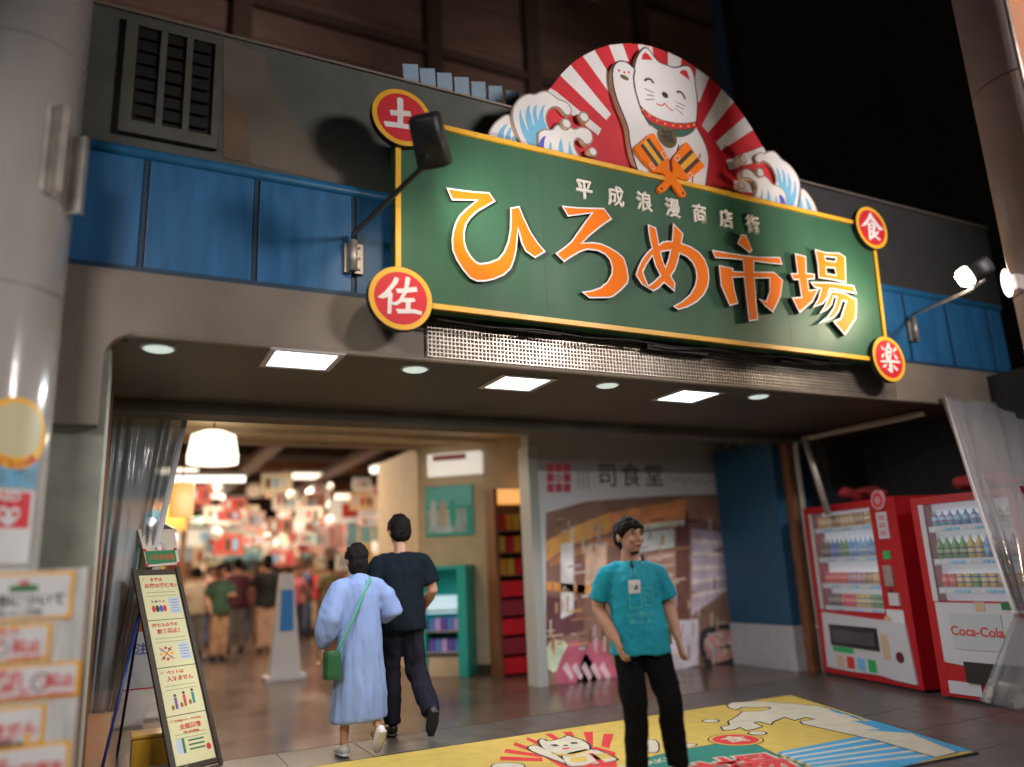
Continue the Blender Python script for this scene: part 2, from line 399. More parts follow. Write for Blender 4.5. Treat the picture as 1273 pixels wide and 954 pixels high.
for i in range(3):
    xa = X0 + wd * 0.12 + i * bw
    if i: fb('mullion', xa - 0.02, Z0 + .0905, xa + 0.02, Z1 - .0505, 0, 0.033, fm, lv)
    for j in range(7):
        zz = Z0 + 0.11 + j * (Z1 - Z0 - 0.17) / 7
        bm = bmesh.new(); P = [vent.w(xa + 0.022, zz, 0.015), vent.w(xa + bw - 0.022, zz, 0.015)]
        Mx = vent.mat4() @ Matrix.Translation((xa + bw / 2, zz + .03, 0.026)) @ Matrix.Rotation(radians(35), 4, 'X')
        bx(bm, (-bw / 2 + 0.023, -0.003, -0.014), (bw / 2 - 0.023, 0.003, 0.014), Mx)
        from_bm('slat', bm, vdark, lv)
# far brown building with posts, dark building right, blue awning
bb = thing('brown_building', 'brown sided building with dark posts rising behind the market roof', 'building', (2, 9.5, 0))
for i in range(24):
    z = 4.45 + i * 0.40
    box('siding_board', (-6, 9.5 + (i % 2) * 0.012, z), (9.6, 9.62, z + 0.392), brown_bld, bb)
box('wall', (-6, 9.621, 4.45), (9.6, 9.9, 14.2), dark_bld, bb)
for px_ in (540, 662, 800, 300):
    x = PY(px_, 60, 9.4).x; box('post', (x - 0.12, 9.36, 4.45), (x + 0.12, 9.495, 14), mat('post_dark', (0.20, 0.125, 0.10), 0.85), bb)
for zz in (8.9, 11.2): box('rail', (-6, 9.40, zz), (9.6, 9.49, zz + 0.14), mat('post_dark', (0.03,) * 3), bb)
db = thing('dark_building', 'unlit dark building beyond the right end of the signboard', 'building', (14, 9, 0))
box('wall', (9.7, 9.0, 0), (26, 9.3, 16), mat('far_wall_dark', (0.09, 0.095, 0.095), .8, var=.3, vscale=.6), db)
box('cornice', (9.75, 8.85, 6.1), (26, 8.995, 6.3), mat('cornice_grey', (0.06, 0.055, 0.05), 0.8), db)
for i in range(5): box('pilaster', (10.6 + i * 2.4, 8.9, 0), (10.9 + i * 2.4, 8.999, 6.09), dark_bld, db)
aw = thing('blue_awning', 'row of pale blue corrugated awning panels above the parapet left of the fan', 'awning', (2.6, 5.4, 5.1))
awm = mat('awning_blue', (0.14, 0.26, 0.38), 0.5, var=0.25, vscale=5)
for i in range(7):
    a = PY(512 + i * 21, 100 + i * 5.2, 5.5); bm = bmesh.new()
    M = Matrix.Translation(a) @ Matrix.Rotation(radians(-14), 4, 'Y') @ Matrix.Rotation(radians(25), 4, 'X')
    for j in range(4): bx(bm, (-0.075 + j * 0.036, 0, -0.17 + 0.05 * (j > 1)), (-0.075 + j * 0.036 + 0.0355, 0.012 + 0.010 * (j % 2), 0.13), M)
    from_bm('awning_panel', bm, awm, aw)
box('awning_rail', (2.0, 5.52, 4.95), (3.4, 5.56, 5.0), dark_bld, aw)
box('roof_shadow_board', (-1.7, 5.6, 5.0), (9.2, 5.7, 5.35), dark_bld, bld)  # dark board standing in for the shaded gap behind the parapet

# ================================================================== THE SIGNBOARD
F = Frame((4.0, YS, 3.8), (1, 0, 0), (0, 0, 1))
S = thing('signboard', 'large green market signboard with orange lettering and a lucky cat on a red fan', 'signboard', (4.0, YS + 0.05, 3.0))
tl, tr, br, bl = F.px(491.0, 143.3), F.px(1083.3, 280.9), F.px(1104, 452), F.px(490.6, 379.2)
quad = [bl, br, tr, tl]
plate('board', F, [quad], -0.10, 0.0, green, S)
fw = 0.038
inn = offset_loop(quad, -fw)
for i, nm in enumerate(('bottom', 'right', 'top', 'left')):
    j = (i + 1) % 4
    plate('frame_bar', F, [[quad[i], quad[j], inn[j], inn[i]]], -0.02, 0.022, yellow, S)
# board seams: fine grooves
for xx in (-1.25, 0.0, 1.25):
    plate('seam', F, [rect(xx, -0.66, xx + 0.002, 0.64)], 0.0, 0.0006, mat('seam_dark', (0.02, 0.07, 0.04)), S)

for i in range(4):
    a_, b_ = Vector(quad[i]), Vector(quad[(i + 1) % 4]); n_ = 7 if i % 2 == 0 else 3; mid = Vector(inn[i]) - a_
    for k in range(n_):
        p_ = a_.lerp(b_, (k + 1) / (n_ + 1)); c_ = (Vector(quad[0]) + Vector(quad[2])) / 2; d_ = (b_ - a_).normalized(); nn = Vector((-d_.y, d_.x)); p_ = p_ + nn * 0.019
        plate('screw', F, [circ(p_, 0.006, 8)], 0.0221, 0.025, steel, S)
cbl = [F.w(quad[0][0] + 0.3 + i * 0.42, quad[0][1] - 0.045 - 0.02 * (i % 2) + i * 0.001, -0.06) for i in range(11)]
tubeobj('cable', cbl, 0.008, black, S, n=8)

def tr_(l, ox, oy, s, off): return [F.px(ox + a / s, oy + b / s, off) for a, b in l]
def letter(name, outer, holes, ox, oy, s, ext, label=None, sm=0, back=0.004):
    L = [tr_(outer, ox, oy, s, ext)] + [tr_(h, ox, oy, s, ext) for h in holes]
    a = plate(name, F, L, back, ext, white, S, smooth=sm, side=lside)
    b = plate('letter_face', F, L, ext + 0.0003, ext + 0.002, orange, a, off=-0.0135, smooth=sm)
    if label: a['label'] = label
    return a
HI = [(100,90),(220,108),(350,124),(465,130),(520,208),(440,255),(370,295),(315,345),(275,400),(258,470),(258,540),(275,610),(310,670),(350,715),(385,732),(460,722),(540,690),(585,635),(620,550),(638,450),(642,350),(640,262),(720,246),(760,345),(820,470),(880,560),(945,635),(852,690),(770,632),(735,560),(718,490),(709,445),(707,520),(698,620),(680,700),(650,780),(590,835),(510,870),(430,888),(360,888),(300,860),(240,790),(185,705),(150,620),(145,530),(155,460),(175,390),(210,325),(260,275),(350,203),(148,200)]
RO = [(115,100),(230,112),(350,116),(450,118),(517,208),(460,245),(400,290),(340,340),(285,393),(360,388),(430,398),(500,430),(570,475),(610,515),(635,590),(648,670),(640,715),(590,770),(530,818),(490,833),(335,833),(270,782),(350,770),(420,745),(475,700),(508,640),(512,590),(495,530),(460,490),(400,460),(320,450),(260,470),(200,505),(135,548),(65,478),(130,432),(190,380),(240,310),(300,225),(350,163),(165,188)]
ME = [(172,128),(243,158),(258,230),(270,295),(300,275),(340,267),(375,270),(382,200),(385,113),(475,210),(462,288),(540,318),(610,365),(660,430),(688,510),(695,590),(685,660),(650,730),(590,790),(510,835),(430,858),(385,825),(460,780),(530,720),(570,650),(585,580),(575,510),(550,455),(505,410),(445,380),(430,450),(405,520),(372,570),(408,630),(400,705),(355,665),(312,630),(265,675),(220,700),(120,640),(68,560),(90,490),(120,430),(160,370),(205,330),(190,270),(178,200)]
letter('letter', HI, [], 540, 220, 6.8125, 0.030)
letter('letter', RO, [], 680, 240, 6.358, 0.032)
letter('letter', ME, [[(212,405),(235,480),(275,562),(225,610),(178,645),(155,590),(135,535),(165,470)], [(285,368),(360,355),(345,420),(322,485),(300,430)]], 780, 260, 6.817, 0.036)
H = (870, 280, 6.062)
letter('letter', [(90,186),(210,205),(320,225),(450,238),(605,240),(625,300),(520,290),(410,275),(412,350),(560,352),(628,415),(610,540),(552,662),(490,610),(440,552),(498,572),(525,500),(522,402),(414,405),(420,480),(442,718),(370,728),(350,560),(332,395),(250,398),(262,480),(292,592),(225,612),(190,530),(158,460),(142,300),(255,325),(252,345),(330,350),(322,265),(220,256),(115,250)],
       [], *H, 0.042)
letter('letter_stroke', [(312,70),(350,75),(372,130),(397,190),(375,213),(330,175),(282,138)], [], *H, 0.042)
letter('letter_stroke', [(716,212),(800,235),(805,360),(868,368),(865,410),(815,412),(825,490),(900,480),(850,580),(752,665),(692,545),(765,540),(745,415),(705,415),(682,365),(735,362)], [], *H, 0.046)
letter('letter_stroke', [(866,180),(950,205),(1050,208),(1098,240),(1103,438),(1000,415),(895,400),(888,300)], [[(945,240),(1024,250),(1020,272),(952,264)], [(955,322),(1016,328),(1026,374),(957,364)]], *H, 0.046)
letter('letter_stroke', [(832,428),(1000,432),(1160,455),(1183,520),(1070,498),(985,482),(975,500),(965,545),(930,595),(850,622),(890,560),(912,482),(862,470)], [], *H, 0.0455)
letter('letter_stroke', [(985,493),(1085,508),(1183,560),(1180,700),(1095,832),(1005,725),(1060,700),(1100,577),(1075,575),(1050,650),(1010,700),(890,745),(960,690),(1010,620),(1030,545),(1012,542),(995,600),(960,640),(900,668),(940,610),(968,540),(980,515)], [], *H, 0.046)
# the small white line of characters
for ch, cx_, cy_ in (('平', 130, 112), ('成', 322, 155), ('浪', 495, 187), ('漫', 667, 225), ('商', 832, 260), ('店', 995, 290), ('街', 1157, 325)):
    x, y = F.px(700 + cx_ / 4.896, 215 + cy_ / 4.896, 0.012)
    o = text('small_character', F, ch, x, y + 0.004, 0.185, 0.010, mat('small_letter_white', (0.86, 0.82, 0.76), 0.5), S, ext=0.0095, fat=0.0024, sx=0.86)
# round discs in the corners
def disc(ex, glyph, ox, oy, s, off=0.055):
    (xa, xb), (ya, yb) = ex
    c = F.px((xa + xb) / 2, (ya + yb) / 2, off); r = 0.222
    d = plate('corner_disc', F, [circ(c, r, 64)], 0.004, off, yellow, S, side=mat('disc_side', (0.40, 0.28, 0.20), 0.6))
    plate('disc_outline', F, [circ(c, r + 0.004, 64)], 0.003, off - 0.004, black, d)
    plate('disc_face', F, [circ(c, r * 0.835, 64)], off + 0.0003, off + 0.002, red, d)
    for g in glyph:
        plate('character', F, [tr_(l, ox, oy, s, off) for l in g], off + 0.0022, off + 0.006, white, d)
TO = [[[(457,238),(500,232),(540,255),(540,405),(590,412),(628,412),(650,480),(540,477),(540,577),(640,595),(740,605),(760,665),(640,655),(450,625),(305,612),(285,542),(380,552),(467,562),(466,467),(378,465),(360,395),(463,402)]]]
SA = [[[(430,210),(485,230),(470,285),(375,400),(402,435),(388,560),(382,695),(330,695),(340,470),(275,497),(202,475),(300,400),(390,290)]],
      [[(445,365),(552,362),(575,205),(635,225),(610,350),(715,340),(730,405),(588,420),(548,488),(690,488),(700,535),(636,545),(636,635),(700,640),(785,665),(785,712),(680,690),(470,692),(445,630),(572,635),(575,545),(520,540),(462,585),(392,575),(388,540),(440,540),(490,500),(530,422),(460,425)]]]
SH = [[[(545,205),(575,265),(650,365),(722,440),(660,440),(605,365),(548,285),(495,375),(432,392),(428,378),(495,300)]],
      [[(512,350),(555,350),(545,300),(590,352),(622,362),(608,440),(600,470),(655,452),(650,490),(620,515),(682,560),(672,585),(600,528),(545,575),(528,560),(520,450)], [(541,366),(580,374),(578,396),(545,390)], [(546,412),(580,418),(576,442),(549,440)], [(551,466),(568,474),(566,508),(552,520)]]]
RA = [[[(755,290),(770,225),(800,235),(797,285),(828,300),(822,400),(812,455),(860,460),(935,470),(940,500),(830,490),(842,560),(840,625),(805,615),(762,570),(792,568),(795,490),(682,485),(675,460),(762,455),(745,400),(742,310)], [(770,306),(803,312),(803,336),(771,330)], [(778,368),(806,374),(806,396),(779,390)]],
      [[(692,265),(735,312),(722,332),(690,300)]], [[(878,282),(895,315),(852,355),(838,335)]], [[(742,358),(716,425),(690,420),(702,380)]], [[(850,360),(905,420),(903,455),(868,430)]], [[(770,500),(752,555),(705,550),(722,520)]], [[(848,515),(910,570),(905,605),(860,572)]]]
disc(((461.8, 539), (109.9, 182.1)), TO, 450, 100, 10.6)
disc(((459.9, 537.3), (332.5, 409)), SA, 450, 325, 10.6)
disc(((1064, 1103.9), (256.8, 309.6)), SH, 1030, 245, 10.6)
disc(((1085.2, 1125.5), (418.7, 474.3)), RA, 1030, 405, 10.6)

# ---- the fan with its white rays
C6 = (650, 40, 4.106)
arc = [(0,430),(60,360),(150,275),(200,212),(250,160),(305,122),(365,92),(440,66),(520,58),(600,62),(660,74),(740,103),(810,135),(880,182),(950,230),(1015,290),(1075,355),(1130,430),(1175,500),(1235,605),(1262,680),(1300,800),(1300,930),(0,640)]
FO = -0.055
fan = plate('fan', F, [tr_(arc, *C6, FO)], FO - 0.03, FO, red, S)
rays = [[(140,288),(165,300),(400,495),(385,528),(270,440),(120,310)], [(190,222),(243,168),(450,420),(425,450)], [(305,123),(365,93),(450,230),(475,340),(455,330)],
        [(438,67),(508,60),(540,150),(470,150)], [(585,62),(660,76),(665,115),(600,120)], [(740,104),(810,136),(805,185),(770,200),(740,170)],
        [(885,186),(950,232),(900,360),(870,330)], [(1015,292),(1076,357),(945,515),(912,478)], [(1130,433),(1174,501),(1010,605),(985,562)],
        [(1225,585),(1238,612),(1262,640),(1055,705),(1038,655)], [(1075,758),(1180,768),(1175,822),(1085,812)]]
for r in rays: plate('ray', F, [tr_(r, *C6, FO)], FO + 0.0003, FO + 0.0018, white, fan)
# ---- lucky cat
CO = -0.004
catl = [(600,760),(560,640),(541,560),(535,490),(508,420),(475,345),(455,260),(452,190),(470,152),(505,141),(545,158),(565,185),(575,130),(600,88),(622,73),(645,85),(690,150),(735,165),(772,182),(830,163),(860,178),(878,220),(885,290),(895,350),(893,430),(885,480),(920,540),(945,600),(955,660),(942,740),(925,860),(760,900)]
cat = plate('lucky_cat', F, [tr_(catl, *C6, CO)], FO + 0.002, CO, black, S, smooth=2, side=cream)
plate('cat_fur', F, [tr_(catl, *C6, CO)], CO + 0.0003, CO + 0.0015, mat('cat_white', (0.76, 0.77, 0.79), 0.5), cat, off=-0.0145, smooth=2)
Z = CO + 0.0018
def cf(name, pts, m, wd=None, sm=0, ox=C6[0], oy=C6[1], s=C6[2], lay=0):
    L = tr_(pts, ox, oy, s, CO)
    if wd: L = stroke(chaikin_open(L), wd)
    return plate(name, F, [L], Z + lay * 0.0006, Z + 0.0005 + lay * 0.0006, m, cat, smooth=sm)
def chaikin_open(l):
    for _ in range(2):
        o = [l[0]]
        for a, b in zip(l, l[1:]): o += [(a[0] * .75 + b[0] * .25, a[1] * .75 + b[1] * .25), (a[0] * .25 + b[0] * .75, a[1] * .25 + b[1] * .75)]
        l = o + [l[-1]]
    return l
cf('bib', [(600,405),(640,452),(700,482),(770,497),(830,500),(884,470),(876,505),(840,530),(800,540),(740,530),(690,505),(650,475)], bibgreen, sm=1)
cf('collar', [(598,378),(640,418),(700,450),(780,468),(840,468),(884,460),(884,488),(830,498),(770,495),(700,480),(640,450),(604,410)], red, lay=1)
cf('outline', [(598,376),(640,417),(700,449),(780,467),(840,467),(884,459)], black, 0.006, lay=2)
cf('outline', [(604,412),(640,452),(700,482),(770,497),(830,500),(884,490)], black, 0.006, lay=2)
for p in ((610,397),(645,428),(684,453),(725,470),(766,478),(804,483),(843,482),(872,474)):
    plate('collar_stud', F, [circ(tr_([p], *C6, CO)[0], 0.0105, 14)], Z + .0013, Z + .003, yellow, cat)
coin = plate('coin', F, [circ(tr_([(735,537)], *C6, CO)[0], 0.104, 40)], Z + .0019, Z + .006, olive, cat)
q = tr_([(735,539)], *C6, CO)[0]; text('character', F, '福', q[0], q[1], 0.135, Z + .0075, black, coin, fat=0.001)
cf('inner_ear', [(605,141),(610,117),(625,103),(642,117),(662,144)], red); cf('inner_ear', [(797,206),(818,193),(838,200),(845,222),(852,248)], red)
cf('eye', [(620,251),(632,239),(652,241),(667,263)], black, 0.022); cf('eye', [(785,309),(800,303),(815,316),(829,343)], black, 0.022)
plate('nose', F, [circ(tr_([(725,322)], *C6, CO)[0], 0.036, 20, 0.030, -0.3)], Z, Z + 0.001, black, cat)
for a, b in (((620,290),(668,311)),((632,320),(668,328)),((627,346),(670,345)),((782,358),(828,380)),((781,375),(820,395)),((776,388),(816,422))): cf('whisker', [a, b], black, 0.007)
cf('mouth', [(680,366),(700,376),(716,374),(722,362),(735,380),(750,395),(768,402)], red, 0.012)
for p in ((490,197),(517,207),(540,207),(638,725),(665,729),(690,733)): plate('paw_dot', F, [circ(tr_([p], *C6, CO)[0], 0.0115, 12)], Z, Z + .0008, red, cat)
plate('paw_pad', F, [circ(tr_([(518,233)], *C6, CO)[0], 0.046, 24, 0.023, -0.15)], Z, Z + .0008, olive, cat)
cf('outline', [(566,176),(572,200),(563,225),(570,290),(590,360),(606,405),(625,440),(650,480)], black, 0.014, lay=3)
cf('outline', [(795,576),(785,625)], black, 0.013); cf('outline', [(905,622),(900,645)], black, 0.013); cf('outline', [(868,735),(862,775)], black, 0.013)
# ---- crossed wooden clappers
C4 = (770, 145, 9.086); NO = 0.030
pad = [[(175,345),(345,195),(370,190),(395,200),(545,440),(560,470),(556,560),(562,600),(598,640),(610,590),(598,490),(615,450),(745,292),(772,297),(962,560),(950,582),(780,718),(700,705),(655,690),(645,715),(700,780),(755,870),(752,895),(725,914),(690,900),(590,765),(510,850),(470,862),(437,830),(440,795),(530,705),(520,665),(490,635),(400,620),(290,510),(172,365)]]
nk = plate('clapper', F, [tr_(pad[0], *C4, NO)], 0.001, NO, orange, S)
def np_(name, pts, m, lay=0): plate(name, F, [tr_(pts, *C4, NO)], NO + .0003 + lay * .0006, NO + .0009 + lay * .0006, m, nk)
for pts, m in (([(235,325),(268,306),(445,548),(415,573)], lside), ([(300,262),(335,243),(508,490),(480,510)], lside), ([(268,306),(300,265),(478,511),(446,546)], yellow),
               ([(655,520),(805,372),(838,402),(688,553)], lside), ([(690,556),(840,405),(879,456),(724,606)], yellow), ([(725,610),(880,468),(908,500),(757,648)], lside)): np_('stripe', pts, m)
for q_ in ([(470,410),(505,388),(545,455),(510,480)], [(338,542),(368,520),(405,580),(378,605)], [(620,465),(655,430),(690,475),(652,508)], [(762,662),(805,632),(828,660),(792,700)]):
    for i in range(4): plate('corner_line', F, [stroke(tr_([q_[i], q_[(i + 1) % 4]], *C4, NO), 0.005)], NO + .0003, NO + .001, white, nk)
for p in ((478,815),(720,868)): plate('cord_hole', F, [circ(tr_([p], *C4, NO)[0], 0.013, 16)], NO + .0003, NO + .001, black, nk)
# ---- waves
CW = (600, 90, 7.95); CR = (900, 170, 9.086)
def wave(pts, cr, z0, z1, sm=2):
    a = plate('wave', F, [tr_(pts, *cr, z1)], z0, z1, greyline, S, smooth=sm, side=cream)
    plate('wave_foam', F, [tr_(pts, *cr, z1)], z1 + .0003, z1 + .002, white, a, off=-0.013, smooth=sm); return a
def wfill(a, l, cr, z1, m, sm=1): plate('water_stripe', F, [tr_(l, *cr, z1)], z1 + .0022, z1 + .003, m, a, smooth=sm)
W1 = wave([(20,700),(60,580),(110,500),(170,450),(220,418),(285,412),(300,520),(340,620),(400,760),(400,850),(20,780)], CW, FO - .01, -.042)
for l in ([(250,508),(220,560),(205,600),(205,700),(140,675),(150,600),(200,530)], [(295,535),(270,600),(275,720),(218,700),(230,620),(260,560)], [(318,620),(350,735),(285,720),(290,650)]): wfill(W1, l, CW, -.042, wblue)
W2 = wave([(283,420),(295,340),(340,270),(400,225),(460,206),(515,220),(560,188),(620,178),(680,205),(745,265),(800,275),(855,310),(884,370),(880,420),(845,440),(800,410),(770,365),(720,343),(670,362),(638,410),(630,470),(650,540),(690,600),(640,700),(640,860),(420,800),(340,630),(300,520)], CW, FO + .002, -.022)
wfill(W2, [(370,350),(385,440),(425,540),(462,612),(440,540),(420,440),(430,370),(465,312),(462,380),(480,450),(505,548),(510,490),(490,420),(500,350),(540,312),(528,370),(530,430),(553,492),(556,420),(580,350),(622,315),(600,370),(598,440),(612,500),(635,545),(650,700),(640,850),(480,760),(430,680),(380,580),(358,450)], CW, -.022, wblue)
W3 = wave([(540,600),(570,570),(620,555),(685,568),(710,530),(760,500),(810,490),(860,530),(905,565),(960,535),(1030,545),(1080,590),(1095,650),(1085,695),(1050,725),(1000,710),(960,655),(920,665),(903,710),(930,790),(1000,880),(800,900),(600,850),(548,740)], CW, FO + .002, -.006)
for l, m in (([(630,625),(605,680),(605,800),(560,780),(555,710),(580,650)], wpurple), ([(680,675),(680,810),(655,805),(655,720)], wblue), ([(780,640),(785,720),(815,850),(755,825),(748,720)], wblue), ([(860,660),(865,740),(915,870),(850,850),(848,740)], wblue)): wfill(W3, l, CW, -.006, m)
W4 = wave([(860,570),(920,600),(980,680),(1030,760),(1075,900),(1070,960),(830,880),(860,690)], CR, FO - .01, -.042)
for l in ([(865,665),(880,740),(895,870),(830,835),(850,740)], [(905,668),(975,760),(1002,890),(950,880),(935,770)]): wfill(W4, l, CR, -.042, wblue)
W5 = wave([(455,190),(500,160),(560,158),(610,200),(650,255),(720,295),(790,370),(840,450),(864,540),(858,640),(840,750),(815,880),(640,860),(640,640),(560,560),(590,500),(575,430),(540,350),(490,300),(440,278),(425,300),(390,305),(350,270),(343,220),(380,180),(420,172)], CR, FO + .002, -.022)
wfill(W5, [(585,330),(625,400),(640,460),(655,540),(664,440),(645,355),(690,420),(700,500),(710,600),(724,500),(710,390),(750,470),(762,560),(750,680),(792,590),(790,470),(815,570),(818,660),(800,740),(760,850),(690,830),(690,640),(640,580),(605,530),(600,430)], CR, -.022, wblue)
W6 = wave([(188,440),(190,390),(230,355),(280,365),(330,395),(370,410),(450,435),(500,470),(550,540),(620,550),(680,600),(710,680),(705,760),(740,880),(640,850),(290,760),(350,650),(370,590),(360,530),(320,490),(270,470),(215,487)], CR, FO + .002, -.006)
for l, m in (([(612,635),(680,700),(690,750),(722,850),(650,830)], wpurple), ([(425,575),(435,640),(430,755),(395,745),(420,650)], wblue), ([(485,580),(520,660),(530,775),(475,765),(490,660)], wblue), ([(575,655),(600,700),(612,800),(578,790)], wblue)): wfill(W6, l, CR, -.006, m)
for (p, r, cr, z) in (((1003,443),.050,CW,.0), ((828,508),.048,CW,.02), ((1090,785),.042,CW,.012), ((215,255),.046,CR,.0), ((410,405),.050,CR,.02), ((198,548),.038,CR,.012)):
    c = tr_([p], *cr, z)[0]; a = plate('foam_bubble', F, [circ(c, r, 28)], FO + .002, z, greyline, S, side=cream)
    plate('bubble_face', F, [circ(c, r * 0.72, 28)], z + .0003, z + .002, white, a)

# ================================================================== SIGN LAMPS
def arm_lamp(label, bracket, head_c, axis, lit):
    t = thing('arm_lamp', label, 'spotlight', bracket, group='lamps lighting the signboard')
    b = Vector(bracket)
    for dx in (-0.075, 0.0):
        box('hinge_plate', (b.x + dx, 4.925, b.z - 0.11), (b.x + dx + 0.06, 4.949, b.z + 0.11), steel, t, bev=0.003)
    for i in range(3):
        bm = bmesh.new(); tube(bm, [(b.x + 0.028, 4.926, b.z - 0.08 + i * 0.08), (b.x + 0.028, 4.915, b.z - 0.08 + i * 0.08)], 0.010, 8); from_bm('bolt', bm, vdark, t)
    tubeobj('knuckle', [(b.x - 0.02, 4.90, b.z - 0.10), (b.x - 0.02, 4.90, b.z + 0.12)], 0.030, steel, t)
    h = Vector(head_c); ax = Vector(axis).normalized()
    mt = dark_metal if not lit else steel
    joint = h - ax * 0.02 + Vector((0, 0, -0.115)) + ax.cross(Vector((0, 0, 1))).normalized() * 0.0
    tubeobj('arm', [(b.x - 0.02, 4.90, b.z + 0.10), Vector((b.x - 0.02, 4.90, b.z + 0.17)), joint + Vector((-0.03, .06, -0.05)), joint], 0.018, mt, t)
    tubeobj('tilt_joint', [joint + Vector((-0.04, 0.03, -0.03)), joint + Vector((0.03, -0.02, 0.03))], 0.028, mt, t)
    # rectangular-round hood: a box loft along the axis, open toward the sign
    M = ax.to_track_quat('Z', 'X').to_matrix()
    def sec(d, rx, ry):
        out = []
        for i in range(28):
            a = 2 * pi * i / 28; c, s = cos(a), sin(a); e = 0.55
            out.append(h + M @ Vector((math.copysign(abs(c) ** e, c) * rx, math.copysign(abs(s) ** e, s) * ry, d)))
        return out
    bm = bmesh.new()
    L_ = 0.17 if not lit else 0.13
    rr = [sec(-L_, 0.02, 0.02), sec(-L_, 0.078, 0.082), sec(-L_ + 0.02, 0.092, 0.096), sec(L_ - .03, 0.098, 0.104), sec(L_ - .03, 0.092, 0.098), sec(0.03, 0.085, 0.09), sec(0.03, 0.01, 0.01)]
    loft(bm, rr); hood = from_bm('hood', bm, dark_metal, t, smooth=False)
    for p in hood.data.polygons: p.use_smooth = len(p.vertices) == 4
    zf = 0.105 if lit else 0.045
    bm = bmesh.new(); loft(bm, [sec(zf, 0.082, 0.088), sec(zf + 0.012, 0.082, 0.088), sec(zf + 0.034, 0.070, 0.075), sec(zf + 0.042, 0.03, 0.035)])
    from_bm('bulb_glass', bm, emis('lamp_glow_warm', (1.0, 0.80, 0.58), 120.0), t)
    return t
LB = PY(441, 322, 4.93); RB = PY(1136, 412, 4.93)
LH = PY(535, 178, 3.98); RH = PY(1212, 338, 3.91)
arm_lamp('dark hooded arm lamp in front of the upper left disc of the signboard', LB, LH, (0.42, 0.50, -0.76), False)
arm_lamp('glowing arm lamp on the right, in front of the blue band', RB, RH, (-0.78, 0.42, -0.42), True)
WARM = (1.0, 0.80, 0.60)
spot_light('sign_lamp_left', LH + Vector((0.42, 0.50, -0.76)).normalized() * 0.16, F.w(-0.7, 0.3), 95, 105, 1.0, (1.0, 0.88, 0.78), 0.06)
spot_light('sign_lamp_right', RH + Vector((-0.78, 0.42, -0.42)).normalized() * 0.22, F.w(1.3, -0.05), 95, 105, 1.0, WARM, 0.06)

# ================================================================== SOFFIT LIGHTS
WL = emis('panel_light_white', (0.95, 0.97, 1.0), 4.0)
names = {375: 'leftmost lit square panel light in the dark canopy soffit', 643: 'middle lit square panel light under the signboard centre', 855: 'right lit square panel light in the canopy soffit near the blue column'}
for px_, py_ in ((375, 447), (643, 476), (855, 492)):
    c = PZ(px_, py_, SOF); t = thing('panel_light', names[px_], 'ceiling light', (c.x, c.y, SOF), group='square panel lights in the soffit')
    w2, d2 = 0.20, 0.19
    bm = bmesh.new()
    for lo, hi in (((-w2 - .04, -d2 - .04), (w2 + .04, -d2)), ((-w2 - .04, d2), (w2 + .04, d2 + .04)), ((-w2 - .04, -d2), (-w2, d2)), ((w2, -d2), (w2 + .04, d2))):
        bx(bm, (c.x + lo[0], c.y + lo[1], SOF - 0.012), (c.x + hi[0], c.y + hi[1], SOF - 0.001))
    from_bm('light_frame', bm, vwhite, t)
    box('diffuser', (c.x - w2, c.y - d2, SOF - 0.008), (c.x + w2, c.y + d2, SOF - 0.0015), WL, t)
    area_light('panel_glow', (c.x, c.y, SOF - 0.03), (c.x, c.y, 0), 0.38, 0.36, 34, (0.95, 0.97, 1.0), None)
rl = emis('round_light_cool', (0.62, 0.78, 0.72), 0.75)
for px_, py_, l in ((197, 432, 'round downlight farthest left in the soffit'), (516, 458, 'round downlight between the left and middle panel lights'), (755, 478, 'round downlight between the middle and right panel lights'), (943, 492, 'round downlight farthest right in the soffit')):
    c = PZ(px_, py_, SOF); t = thing('downlight', l, 'ceiling light', (c.x, c.y, SOF), group='round downlights in the soffit')
    bm = bmesh.new(); tube(bm, [(c.x, c.y, SOF - .001), (c.x, c.y, SOF - .012)], [0.105, 0.10], 28); from_bm('trim_ring', bm, vwhite, t)
    bm = bmesh.new(); tube(bm, [(c.x, c.y, SOF - .0125), (c.x, c.y, SOF - .02)], [0.088, 0.075], 28); from_bm('lens', bm, rl, t)

# ================================================================== PILLARS
def pillar(name, label, cx, cy, r, h, m):
    t = thing(name, label, 'pillar', (cx, cy, 0))
    bm = bmesh.new(); tube(bm, [(cx, cy, 0), (cx, cy, 1.8), (cx, cy, h)], r, 64); from_bm('shaft', bm, m, t, smooth=True)
    return t
PLX, PLY, PLR = -0.638, 4.60, 0.300
PL = pillar('arcade_pillar', 'round grey arcade pillar with stickers at the left edge of the photo', PLX, PLY, PLR, 8, pillar_m)
for a, b in ((50, 45), (20, 350)):
    z = PY(a, b, PLY - PLR).z
    bm = bmesh.new(); tube(bm, [(PLX, PLY, z), (PLX, PLY, z + 0.014)], PLR + 0.003, 64); from_bm('weld_band', bm, mat('band_grey', (0.26, 0.25, 0.25), 0.4), PL, smooth=False)
tocam = math.atan2(-PLY, -PLX)
def cyl_pt(s, z, r): a = tocam + s / PLR; return Vector((PLX + cos(a) * r, PLY + sin(a) * r, z))
